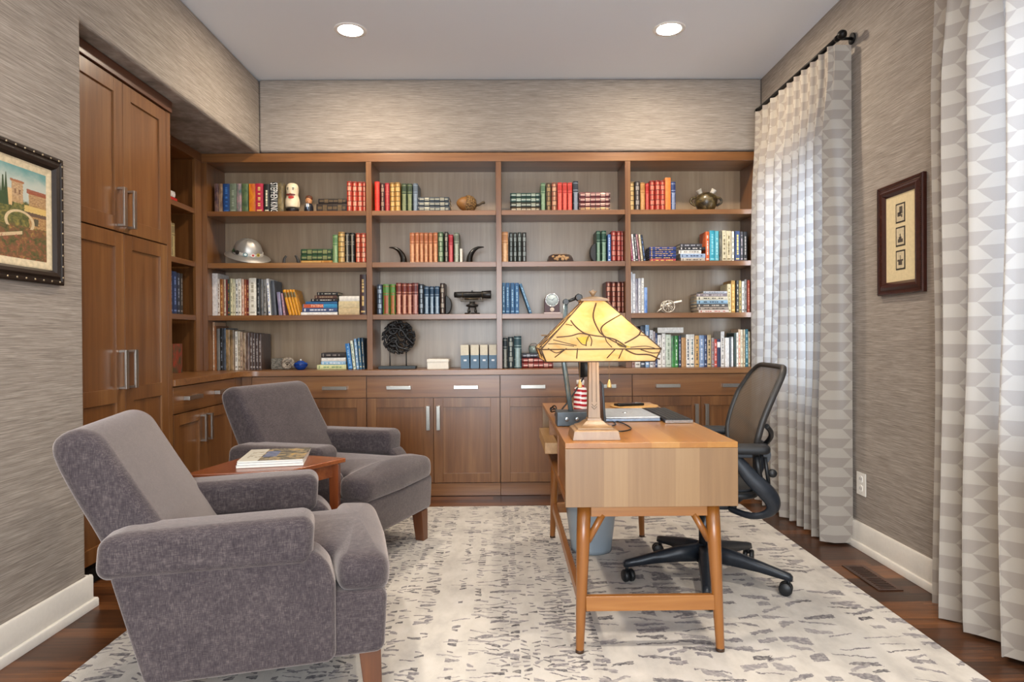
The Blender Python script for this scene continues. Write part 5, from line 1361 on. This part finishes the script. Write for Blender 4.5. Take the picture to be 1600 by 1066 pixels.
# ================================================================== desk
W_TOP = wood('desk_top_acorn', '#85501d', '#9c672c', '#b07f40', 'Y', .8, .28, planks=.097, plank_axis='X', contrast=.62)
W_END = wood('desk_end_acorn', '#684a2b', '#83623d', '#987850', 'Z', .8, .42, planks=.083, plank_axis='X', contrast=.62)
W_DLEG = wood('desk_leg_acorn', '#6f3d14', '#8a531d', '#a26a2d', 'Z', 1, .3)
W_DX = wood('desk_rail_acorn', '#784518', '#965f28', '#b07b40', 'X', 1, .3)
W_DY = wood('desk_long_acorn', '#6b3c17', '#8a5527', '#a3713c', 'Y', 1, .35)
dx0, dx1, dy0, dy1, dz0, dz1 = .206, .806, 2.236, 3.605, .5385, .762
dk = thing('desk', 'mid-century wooden desk on tapered splayed legs standing on the rug', 'desk', ((dx0 + dx1) / 2, (dy0 + dy1) / 2, .0112))
MB().box(dx0, dx1, dy0 + .0005, dy1, dz1 - .020, dz1).build('desktop', W_TOP, dk, world=True, bevel=.0015)
MB().box(dx0, dx1, dy0, dy0 + .02, dz0, dz1 - .0205).build('end_panel', W_END, dk, world=True, bevel=.0012)
MB().box(dx0, dx1, dy1 - .02, dy1, dz0, dz1 - .0205).build('end_panel', W_END, dk, world=True, bevel=.0012)
MB().box(dx0 + .004, dx1 - .004, dy0 + .02, dy1 - .02, dz0, dz0 + .018).build('bottom_board', W_DY, dk, world=True)
MB().box(dx1 - .03, dx1 - .004, dy0 + .02, dy1 - .02, dz0 + .018, dz1 - .0205).build('back_panel', W_DY, dk, world=True)
for y in (2.66, 3.16): MB().box(dx0 + .008, dx1 - .03, y, y + .018, dz0 + .018, dz1 - .0205).build('divider', W_DY, dk, world=True)
MB().box(dx0 + .012, dx0 + .03, dy0 + .0215, 2.658, dz0 + .02, dz1 - .022).build('drawer', W_DY, dk, world=True, bevel=.001)
MB().box(dx0 + .10, dx0 + .115, 3.18, dy1 - .022, dz0 + .02, dz1 - .022).build('cubby_back', W_DY, dk, world=True)
d = MB().box(.178, .236, 2.93, 3.42, .600, .650).build('drawer', wood('drawer_edge', '#8a6038', '#ae8452', '#c8a070', 'Y'), dk, world=True, bevel=.0015)
def tleg(x0, y0, z0, x1, y1, z1, r0, r1):
    MB().tube([(x0, y0, z0), ((x0 * 3 + x1) / 4, (y0 * 3 + y1) / 4, (z0 * 3 + z1) / 4), (x1, y1, z1 + .012), (x1, y1, z1)], [r0, r0 * .98, r1, r1 * .9], 20).build('leg', W_DLEG, dk, world=True)
LG = [(.277, 2.29, .258, 2.285), (.732, 2.29, .757, 2.285), (.277, 3.545, .258, 3.60), (.732, 3.545, .757, 3.60)]
for a, b, c, e in LG: tleg(a, b, dz0, c, e, .0115, .0245, .0145)
MB().box(.300, .712, 2.280, 2.302, .494, dz0 - .0005).build('rail', W_DX, dk, world=True, bevel=.001)
MB().box(.300, .712, 3.535, 3.557, .494, dz0 - .0005).build('rail', W_DX, dk, world=True, bevel=.001)
for s, x in ((1, .277), (-1, .732)):
    for y in (2.291, 3.546):
        MB().tube([(x + s * .066, y, .500), (x + s * .012, y, .405)], [.0125, .0125], 12).build('brace', W_DLEG, dk, world=True)
for y in (2.287, 3.575): MB().box(.280, .735, y - .011, y + .011, .160, .213).build('stretcher', W_DX, dk, world=True, bevel=.002)
for x in (.2665,): MB().box(x - .011, x + .011, 2.305, 3.57, .166, .208).build('stretcher', W_DY, dk, world=True, bevel=.002)
for a, b, c, e in LG: MB().lathe([(.0140, .0), (.0155, .002), (.0155, .010), (.0148, .012)], 16, (c, e, .0113)).build('foot_glide', plain('3a2414', .4), dk, world=True)

# ------------------------------------------------------------------ stained glass lamp
LX, LY, LZ = .3225, 2.368, dz1 + .0003
lt = thing('table_lamp', 'lit amber stained glass lamp with a square bronze base at the desk edge', 'lamp', (LX, LY, LZ))
M_BRZ = wood('lamp_bronze', '#6e5234', '#87694a', '#9c7f5c', 'Z', 1, .4)
def sq(w, z): return [(-w, -w, z), (w, -w, z), (w, w, z), (-w, w, z)]
MB().loft([sq(.0845, 0), sq(.0845, .004), sq(.079, .031), sq(.070, .036)], smooth=False).build('base', M_BRZ, lt, bevel=.0015)
MB().loft([sq(.066, .0362), sq(.064, .041), sq(.050, .046), sq(.040, .054), sq(.033, .060), sq(.026, .064), sq(.0245, .072)], smooth=False).build('plinth', M_BRZ, lt, bevel=.001)
MB().loft([sq(.0222, .0722), sq(.0165, .33), sq(.018, .338)], smooth=False).build('column', M_BRZ, lt, bevel=.0012)
mb = MB()
for s in (-.008, .008): mb.add([(s - .0012, -.0222, .13), (s + .0012, -.0222, .13), (s + .0010, -.0188, .30), (s - .0010, -.0188, .30)], [(0, 1, 2, 3)])
for k in range(2):
    z = .104 + k * .010; mb.tube([(-.0095, -.0225, z + .010), (0, -.0232, z), (.0095, -.0225, z + .010)], .0011, 6)
mb.build('column_chevrons', plain('5a4228', .5), lt)
# shade: four sloping panes and a tapering skirt
zt, zs, zb_ = 1.262 - LZ, 1.088 - LZ, 1.046 - LZ
wt, ws, wb = .036, .201, .184
def glass_mat():
    m = bpy.data.materials.new('amber_art_glass'); m.use_nodes = True; M = Mat.__new__(Mat); M.m = m; M.t = m.node_tree; M.n = M.t.nodes; M.b = M.n['Principled BSDF']
    c = M.co(); f = M.noise(M.scale(c, (1, 1, 1.6)), 11, 3, .6, 1.0); g = M.noise(c, 3.0, 2)
    col = M.ramp(f * .6 + g * .4, (.3, '#d9b679'), (.7, '#f2e6c8'), (.45, '#e5cfa0'), (.55, '#ead8ae'))
    tr = M.n.new('ShaderNodeBsdfTranslucent'); df = M.n.new('ShaderNodeBsdfDiffuse'); gl = M.n.new('ShaderNodeBsdfGlossy'); a = M.n.new('ShaderNodeMixShader'); b = M.n.new('ShaderNodeMixShader')
    M.link(col, tr.inputs[0]); M.link(col, df.inputs[0]); gl.inputs['Roughness'].default_value = .15
    a.inputs[0].default_value = .68; b.inputs[0].default_value = .05
    M.t.links.new(df.outputs[0], a.inputs[1]); M.t.links.new(tr.outputs[0], a.inputs[2]); M.t.links.new(a.outputs[0], b.inputs[1]); M.t.links.new(gl.outputs[0], b.inputs[2])
    out = [n for n in M.n if n.type == 'OUTPUT_MATERIAL'][0]; M.t.links.new(b.outputs[0], out.inputs[0])
    return m
M_ART = glass_mat()
sh = MB().loft([sq(wt, zt), sq(ws, zs)], smooth=False, cap=False).loft([sq(ws, zs), sq(wb, zb_)], smooth=False, cap=False).build('lamp_shade', M_ART, lt, solid=.003)
M_LEAD = plain('4a3018', .5)
# leading drawn on the front pane, then repeated on the other three
org = Vector((LX, LY, LZ))
def on_pane(px, py, skirt):
    if skirt: A, B = Vector((0, -ws, zs)), Vector((0, -wb, zb_))
    else: A, B = Vector((0, -wt, zt)), Vector((0, -ws, zs))
    nrm = (B - A).cross(Vector((1, 0, 0))).normalized(); d = ray(px, py); o = EYE - org
    k = (A - o).dot(nrm) / d.dot(nrm); return o + d * k
LN = [[(385, 130), (368, 210), (400, 290), (430, 322), (520, 372), (565, 394)], [(530, 198), (440, 252), (415, 285), (430, 322)], [(235, 232), (260, 265), (310, 305), (370, 322), (430, 330), (500, 347), (565, 388)],
      [(150, 332), (230, 325), (290, 310), (345, 318)], [(205, 255), (245, 262)], [(555, 368), (600, 345), (640, 318), (652, 290)], [(640, 318), (700, 326)], [(130, 347), (200, 365), (270, 382)], [(100, 372), (160, 372), (255, 386)],
      [(440, 332), (450, 360), (480, 392)], [(345, 318), (330, 350), (325, 385)], [(345, 318), (360, 350), (355, 385)], [(270, 335), (300, 372), (330, 380)], [(500, 347), (520, 380), (560, 392)], [(590, 392), (680, 385), (735, 398)]]
LS = [[(275, 398), (270, 458)], [(210, 398), (140, 452)], [(500, 402), (450, 456)], [(545, 402), (520, 458)], [(560, 405), (620, 432), (700, 436), (762, 462)], [(650, 405), (720, 425), (770, 420)], [(100, 398), (150, 425), (205, 402)]]
lead = MB()
def cv(p): return (830 + p[0] / 3.807, 440 + p[1] / 3.807)
strips = []
for sk, L in ((0, LN), (1, LS)):
    for ln in L:
        ps = [on_pane(*cv(p), sk) for p in ln]; strips.append((spline(ps, 5) if len(ps) > 2 else ps))
for q in range(4):
    Mx = Matrix.Rotation(PI / 2 * q, 4, 'Z')
    for ps in strips: lead.tube([Mx @ (p + Vector((0, -.0015, 0))) for p in ps], .0019 if len(ps) < 12 else .0027, 6)
    e = [(-ws, -ws), (ws, -ws)]
    lead.tube([Mx @ Vector((-wt, -wt, zt)), Mx @ Vector((-ws, -ws, zs))], .0028, 6).tube([Mx @ Vector((-ws, -ws, zs)), Mx @ Vector((-wb, -wb, zb_))], .0024, 6)
    lead.tube([Mx @ Vector((-ws, -ws, zs)), Mx @ Vector((ws, -ws, zs))], .0022, 6).tube([Mx @ Vector((-wb, -wb, zb_)), Mx @ Vector((wb, -wb, zb_))], .0026, 6)
lead.build('shade_leading', M_LEAD, sh)
fl = MB()
for q in range(4):
    Mx = Matrix.Rotation(PI / 2 * q, 4, 'Z')
    for pts in ([(265, 335), (345, 325), (340, 350), (320, 375), (290, 362)], [(510, 362), (560, 378), (600, 392), (560, 394), (525, 390)]):
        ps = [on_pane(*cv(p), 0) + Vector((0, -.0019, 0)) for p in pts]; fl.add([Mx @ p for p in ps], [tuple(range(len(ps)))])
m = Mat('flower_glass', hx('#c98a2a'), .3); m2 = plain('b9a03a', .3)
fl.build('flower_glass', m2, sh)
MB().loft([sq(wt + .013, zt - .004), sq(wt + .014, zt + .003), sq(.03, zt + .010), sq(.008, zt + .015)], smooth=False).build('shade_cap', M_BRZ, lt, bevel=.001)
MB().lathe([(.004, zt + .015), (.006, zt + .02), (.011, zt + .026), (.009, zt + .033), (.004, zt + .037), (.001, zt + .040)], 14).tube([(-.014, 0, zt + .034), (0, 0, zt + .024), (.014, 0, zt + .034)], .003, 6).build('finial', M_BRZ, lt)
MB().tube([(-.19, 0, zb_ + .09), (.19, 0, zb_ + .09)], .003, 6).tube([(0, 0, .335), (0, 0, zt)], .005, 8).build('harp', M_BRZ, lt)
M_BULB = Mat('lamp_bulb', hx('#fff0d0'), .3); M_BULB.set('Emission Color', hx('#ffdca0')); M_BULB.set('Emission Strength', 20.0)
for s, x, y, z in ((-1, -.07, -.02, 1.14), (1, .068, -.078, 1.160)):
    MB().lathe([(.001, -.03), (.018, -.02), (.023, -.002), (.018, .016), (.010, .026), (.010, .04)], 16, (x, y, z - LZ), axis='X' if 0 else 'Z').build('bulb', M_BULB.m, lt)
    l = bpy.data.lights.new('bulb_light', 'POINT'); l.energy = 2.0 if s < 0 else 9.0; l.color = (1, .94, .84); l.shadow_soft_size = .03; o = bpy.data.objects.new('bulb_light', l); COL.objects.link(o); o.location = (LX + x, LY + y, z - .002)
for px, py in ((906, 606), (952, 606)):
    p = atY(px, 562, LY - .03) - org; e = atY(px, py, LY - .03) - org
    c = MB().tube([(p.x, p.y, zb_ + .09), (e.x, e.y, e.z + .02)], .0011, 6).build('pull_chain', M_BRZ, lt)
    MB().lathe([(.0085, 0), (.009, .004), (.0065, .016), (.003, .026), (.001, .03)], 14, (e.x, e.y, e.z)).build('pull_tassel', plain('b89a62', .35, .3), c)

# ------------------------------------------------------------------ folding task lamp
M_GUN = plain('4c565e', .3, .6); M_TB = plain('121212', .35)
tl = thing('task_lamp', 'black and grey folding task lamp standing behind the stained glass lamp', 'lamp', (.279, 2.70, LZ))
MB().box(-.068, .068, -.05, .05, 0, .060).build('base', plain('3f474d', .35, .3), tl, bevel=.004)
for x in (-.028, .014): MB().lathe([(.0095, -.0515), (.0095, -.053), (.006, -.055), (.0005, -.055)], 16, (x, 0, .030), axis='Y').build('switch', plain('8a9298', .25, .8), tl)
def tlp(px, py, Y): return atY(px, py, Y) - Vector((.279, 2.70, LZ))
a, b, c, d_, e = tlp(893, 645, 2.70), tlp(880, 560, 2.70), tlp(884, 472, 2.70), tlp(904, 465, 2.70), tlp(912, 556, 2.78)
MB().tube([a - Vector((0, 0, .01)), b, c], [.0105, .011, .009], 12).build('lower_arm', plain('8fa0a4', .2, .7), tl)
MB().lathe([(.011, -.012), (.013, -.008), (.013, .008), (.011, .012)], 16, c, axis='Y').build('elbow_joint', M_TB, tl)
MB().tube([c, d_], .007, 10).build('upper_arm', M_TB, tl)
MB().lathe([(.012, -.014), (.016, -.008), (.016, .008), (.012, .014)], 16, d_, axis='Y').build('head_joint', M_TB, tl)
MB().tube(spline([d_, d_ + Vector((.02, .05, -.09)), e + Vector((.0, .02, .05)), e], 5), .005, 8).build('stem', M_TB, tl)
MB().lathe([(.012, .03), (.018, .02), (.030, -.02), (.042, -.085), (.040, -.088), (.026, -.02), (.002, -.01)], 24).xf(Matrix.Translation(e) @ Matrix.Rotation(R(-14), 4, 'Y')).build('lamp_head', M_TB, tl)
w0 = tlp(886, 590, 2.60)
MB().tube(spline([tlp(912, 590, 2.80), tlp(903, 605, 2.80), tlp(890, 625, 2.80), tlp(878, 640, 2.80), tlp(872, 652, 2.80)], 6), .0035, 8).build('cable', M_TB, tl)

# tangle of dark cables beside the base
rnd = random.Random(8); mb = MB(); pts = []
for i in range(34):
    q = i / 33; a = q * 17
    pts.append((.236 + .012 * math.sin(a * 1.3) - .010, 2.93 + .16 * math.sin(a * .61), LZ + .012 + .03 * abs(math.sin(a * .9)) * (1 - q * .5)))
o = mb.tube(spline(pts, 4), .0032, 7).build('cable_tangle', M_TB, loc=(.235, 2.93, LZ), world=True); tag(o, 'tangle of thin black cables on the desk edge behind the lamps', 'cable')
pts = [(.30, 2.48, .766), (.33, 2.475, .768), (.36, 2.485, .767), (.34, 2.47, .766)]
pts = [atZ(*p, .7655) for p in ((948, 668), (962, 663), (957, 657), (972, 661), (984, 667), (985, 671), (972, 674), (960, 673))]
o = MB().tube(spline(pts, 6), .0024, 8).build('black_cord', M_TB, loc=(.4, 2.6, LZ), world=True); tag(o, 'short black cord looping on the desk in front of the silver laptop', 'cable')

# striped jar
jp = atY(907, 640, 2.98)
t = thing('striped_jar', 'red and white wavy striped glass jar on the desk', 'jar', (jp.x, 2.98, LZ))
m = Mat('striped_glaze', rough=.15); x, y, z = m.xyz(); st_ = ((z + m.noise(m.scale(m.co(), (1, 1, .3)), 26, 2) * .006 + (x * 60.0).sin() * .002) * (1 / .0215)).frac().gt(.48)
m.set('Base Color', m.mix(st_, '#f0e6e2', '#a81e2a'))
MB().lathe([(.028, .0005), (.030, .003), (.030, .022), (.026, .026)], 24).build('base', plain('4a2a1a', .4), t)
MB().lathe([(.029, .0265), (.0315, .03), (.032, .06), (.0295, .09), (.0305, .118), (.027, .132), (.018, .138), (.016, .15)], 28).build('body', m.m, t)
MB().lathe([(.017, .150), (.018, .154), (.018, .168), (.001, .170)], 20).build('cap', plain('e8e0d8', .3), t)

# upright tablet seen edge on
o = thing('tablet', 'thin black tablet standing on edge beside the lamp column', 'tablet', (.414, 2.74, LZ), rot=(0, R(-3), R(-4)))
MB().box(-.004, .004, -.09, .12, .0005, .175).build('screen', M_TB, o, bevel=.002)
MB().box(.004, .0055, -.085, .115, .006, .17).build('case', plain('2b3034', .5), o)

# silver laptop, closed
lp = thing('laptop', 'closed silver laptop lying on the desk', 'laptop', (.545, 2.95, LZ), R(1.5))
M_SLV = plain('b9bec3', .35, .25)
MB().box(-.118, .118, -.17, .17, .002, .013).build('base', plain('8495ac', .3, .4), lp, bevel=.002)
ld = MB().box(-.118, .118, -.171, .17, .0136, .021).build('lid', M_SLV, lp, bevel=.003)
MB().lathe([(.014, 0), (.014, .0004), (.0005, .0004)], 24, (0, 0, .0211)).build('emblem', plain('d4dade', .2, .9), ld)
for x in (-.1, .1):
    for y in (-.15, .15): MB().lathe([(.008, 0), (.008, .002)], 10, (x, y, .0)).build('foot', M_TB, lp)

# keyboard along the chair side
kb = thing('keyboard', 'long black keyboard with a silver edge beside the laptop', 'keyboard', (.732, 2.95, LZ), R(0.5), rot=(0, 0, R(.5)))
MB().box(-.058, .055, -.225, .225, .0005, .016).build('body', plain('1a1a1c', .35), kb, bevel=.003)
MB().box(-.060, .057, -.231, -.2265, .001, .013).build('edge_strip', plain('c4c8cc', .2, .9), kb, bevel=.001)
mb = MB()
for i in range(21):
    for j in range(5): mb.box(-.050 + j * .0205, -.032 + j * .0205, -.217 + i * .0205, -.199 + i * .0205, .0162, .0182)
mb.build('keys', plain('232326', .4), kb)
md_ = thing('desk_pad', 'round tan wooden pad near the far end of the desk', 'pad', (.675, 3.385, LZ))
MB().lathe([(.122, 0), (.125, .002), (.125, .005), (.122, .007), (.001, .007)], 40).build('disc', plain('c89a5c', .4), md_)
ph = thing('phone', 'black handset lying across the round tan pad', 'phone', (.645, 3.37, LZ + .0075), R(18))
MB().box(-.075, .075, -.028, .028, 0, .012).build('body', M_TB, ph, bevel=.004)
MB().box(-.055, .06, -.024, .024, .0122, .0132).build('screen', plain('2a2d30', .1), ph)

# waste bin
bn = thing('waste_bin', 'translucent grey-blue waste bin under the desk', 'bin', (.447, 3.40, .0112))
m = Mat('frosted_plastic', hx('#b2c2ce'), .3); m.set('Alpha', .46); M_BIN = m.m
MB().lathe([(.001, .004), (.100, .004), (.106, .001), (.1065, .02), (.143, .31), (.147, .312), (.147, .318), (.141, .318), (.104, .022), (.1, .008), (.001, .008)], 40).build('body', M_BIN, bn)
MB().lathe([(.145, .308), (.150, .312), (.150, .322), (.144, .322)], 40, cap=False).build('rim', plain('7f93a8', .3), bn)

# ------------------------------------------------------------------ office chair
oc = thing('office_chair', 'black mesh-backed office chair pulled up behind the desk', 'chair', (.914, 2.97, .0112), R(-4))
M_OB = plain('22272e', .38, .1); M_OB2 = plain('15171a', .45); M_PAD = plain('17191d', .5)
import itertools
# five-spoke base with twin-wheel casters
base = MB().lathe([(.030, .075), (.046, .085), (.046, .145), (.034, .165)], 28).build('hub', M_OB, oc)
MB().lathe([(.026, .16), (.026, .30), (.021, .302), (.021, .345)], 20).build('gas_column', plain('2a2c30', .3, .5), oc)
for k in range(5):
    a = R(38 + 4 + 72 * k); c, s = math.cos(a), math.sin(a); d = Vector((c, s, 0)); e = Vector((-s, c, 0))
    def sec(r, z, w, h): return [d * r + e * w + Vector((0, 0, z - h)), d * r + e * w * .8 + Vector((0, 0, z + h * .8)), d * r + Vector((0, 0, z + h)), d * r - e * w * .8 + Vector((0, 0, z + h * .8)), d * r - e * w + Vector((0, 0, z - h)), d * r + Vector((0, 0, z - h * .9))]
    sp = MB().loft([sec(.03, .128, .030, .038), sec(.12, .122, .027, .032), sec(.24, .104, .022, .022), sec(.34, .085, .019, .016), sec(.368, .080, .017, .014), sec(.378, .074, .012, .008)]).build('base_spoke', M_OB, oc)
    cs = MB().tube([d * .362 + Vector((0, 0, .078)), d * .362 + Vector((0, 0, .040))], .008, 10).build('caster', M_OB2, oc)
    sw = R(25 + 40 * k); f = (d * math.cos(sw) + e * math.sin(sw)); ctr = d * .362 + Vector((0, 0, .028)) + f * .012
    g = Vector((-f.y, f.x, 0))
    for q in (-1, 1):
        rings = []
        for rr, off in ((.001, .006), (.026, .006), (.028, .009), (.028, .020), (.024, .025), (.001, .026)):
            rings.append([ctr + g * q * off + (f * math.cos(2 * PI * j / 20) + Vector((0, 0, 1)) * math.sin(2 * PI * j / 20)) * rr for j in range(20)])
        MB().loft(rings).build('wheel', M_OB2, cs)
# tilt box and seat
MB().box(-.09, .13, -.075, .075, .335, .385).build('tilt_box', M_OB, oc, bevel=.015, seg=3)
o = corners([(-.25, -.20), (-.24, .20), (.19, .23), (.20, -.23)], .09, 6)
sf = MB().puff(subdiv(o, .03), .418, .030, .014, .0).build('seat_frame', M_OB2, oc)
MB().puff(subdiv([(p[0] * .92, p[1] * .92) for p in o], .03), .4485, .010, .004, -.006).build('seat', plain('26282c', .8), oc)
# mesh back in a curved frame
def bx(z): 
    pts = [(.40, .16), (.46, .185), (.55, .185), (.66, .180), (.76, .205), (.86, .245), (.94, .285), (1.0, .315)]
    for (z0, x0), (z1, x1) in zip(pts, pts[1:]):
        if z <= z1: return x0 + (x1 - x0) * (z - z0) / (z1 - z0)
    return pts[-1][1]
def sm(z): return (bx(z - .03) + bx(z) * 2 + bx(z + .03)) / 4
ol = corners([(-.165, .46), (.165, .46), (.232, .70), (.238, .86), (.195, .992), (-.195, .992), (-.238, .86), (-.232, .70)], [.08, .08, .1, .12, .085, .085, .12, .1], 7)
ol = subdiv(ol, .025)
def bp(y, z): return Vector((sm(z) + .045 * (1 - (y / .24) ** 2) * .6 - .02, y, z - .0112))
fr = [bp(y, z) for y, z in ol]
mb = MB(); n = len(fr); rings = []
for i, p in enumerate(fr):
    d = (fr[(i + 1) % n] - fr[i - 1]).normalized(); a = d.cross(Vector((1, 0, .25))).normalized(); b = a.cross(d).normalized()
    rings.append([p + a * math.cos(2 * PI * j / 10) * .011 + b * math.sin(2 * PI * j / 10) * .014 for j in range(10)])
rings.append(rings[0]); mb.loft(rings, cap=False).build('back_frame', plain('2e2b29', .45), oc)
m = bpy.data.materials.new('back_mesh'); m.use_nodes = True; M = Mat.__new__(Mat); M.m = m; M.t = m.node_tree; M.n = M.t.nodes; M.b = M.n['Principled BSDF']
x, y, z = M.xyz(); M.set('Base Color', M.mix((z * 260.0).frac().gt(.5), '#4d443c', '#7a6c5e')); M.b.inputs['Roughness'].default_value = .6
M.set('Alpha', .86)
M_MESH = m
mb = MB(); rings = []; cz = .73; cy = 0
for k in range(9):
    sc = 1 - k / 8.002; rings.append([bp(y * sc, cz + (z - cz) * sc) for y, z in ol])
mb.loft(rings, cap=False)
mb.build('back_mesh', M_MESH, oc)
# lumbar pad, spine
MB().tube([(.13, 0, .37), (.20, 0, .42), (.245, 0, .52), (.25, 0, .62)], [.022, .022, .02, .016], 12, flat=1.4).build('back_spine', M_OB, oc)
for s in (-1, 1): MB().tube(spline([(.245, s * .01, .60), (.262, s * .10, .66), (.245, s * .17, .70), (.208, s * .226, .735)], 5), .011, 10).build('back_strut', M_OB2, oc)
MB().tube(spline([(.235, -.15, .60), (.25, -.08, .605), (.256, 0, .607), (.25, .08, .605), (.235, .15, .60)], 4), .016, 10, flat=2.2).build('lumbar_pad', plain('34383e', .5), oc)
# arms
for s in (-1, 1):
    y = s * .275
    o = corners([(-.095, -.040), (-.10, .040), (.17, .048), (.19, 0), (.17, -.048)], [.03, .03, .04, .05, .04], 6)
    pad = MB().puff(subdiv([(p[0] + .02, p[1] + y) for p in o], .03), .628, .036, .016, .004).build('arm_pad', M_PAD, oc)
    MB().box(-.07, .13, y - .022, y + .022, .612, .629).build('arm_plate', M_OB, pad, bevel=.004)
    path = spline([(.06, y, .612), (.09, y, .575), (.13, y * 1.01, .525), (.178, y * 1.02, .478), (.212, y * .99, .438), (.222, y * .95, .40), (.20, y * .9, .368), (.14, y * .8, .352), (.08, y * .5, .358)], 5)
    n = len(path)
    MB().tube(path, [.012 + .009 * math.sin(PI * min(1, i / (n - 1) * 1.25)) for i in range(n)], 12, flat=1.7).build('arm_yoke', M_OB, oc)
    MB().tube([(.15, y, .615), (.165, y, .52)], .012, 10).tube([(.185, y, .612), (.20, y, .50)], .008, 10).build('arm_post', M_OB2, oc)
    MB().lathe([(.001, -.012), (.016, -.010), (.018, 0), (.016, .010), (.001, .012)], 16, (.215, y, .545), axis='Y').build('adjust_knob', M_OB2, oc)
# ================================================================== light and camera
def area(name, loc, rot, sx_, sy_, e, col, spread=180):
    l = bpy.data.lights.new(name, 'AREA'); l.shape = 'RECTANGLE'; l.size = sx_; l.size_y = sy_; l.energy = e; l.color = col; l.spread = R(spread)
    o = bpy.data.objects.new(name, l); COL.objects.link(o); o.location = loc; o.rotation_euler = rot
    return o
for i, (y0, y1, z0, z1) in enumerate(WIN):      # daylight falling on the outside of the two windows
    area('daylight_and_fill', (2.25, (y0 + y1) / 2, (z0 + z1) / 2 + .1), (0, R(90), 0), 1.7, 1.4, (165, 80)[i], (.72, .85, 1))
area('daylight_and_fill', (0, -2.3, 1.5), (R(90), 0, 0), 2.6, 2.2, 165, (.86, .93, 1))        # frontal fill, added at an invented doorway behind the camera
for x, y in ((-.925, 1.3), (1.01, 1.3), (-.925, -.9), (1.01, -.9)):                   # unseen ceiling lights added behind the camera as fill
    l = bpy.data.lights.new('fill_beam', 'AREA'); l.shape = 'DISK'; l.size = .14; l.energy = 22; l.color = (1, .90, .76); l.spread = R(150)
    o = bpy.data.objects.new('fill_beam', l); COL.objects.link(o); o.location = (x, y, ZC - .012)
w = bpy.data.worlds.new('daylight_sky'); SC.world = w; w.use_nodes = True
w.node_tree.nodes['Background'].inputs[0].default_value = (.82, .90, 1, 1); w.node_tree.nodes['Background'].inputs[1].default_value = 1.7

cam = bpy.data.cameras.new('camera'); cam.sensor_width = 36; cam.lens = 36 * FPX / 1600; cam.clip_start = .05
co_ = bpy.data.objects.new('camera', cam); COL.objects.link(co_)
Mx = Matrix((RT, UP, -FW)).transposed().to_4x4(); Mx.translation = EYE; co_.matrix_world = Mx
SC.camera = co_
vs_ = SC.view_settings; vs_.view_transform = 'Standard'; vs_.look = 'None'; vs_.gamma = 1; vs_.use_curve_mapping = False; vs_.exposure = .2
SC.cycles.use_denoising = True
SC.cycles.max_bounces = 8; SC.cycles.diffuse_bounces = 5; SC.cycles.sample_clamp_indirect = 6
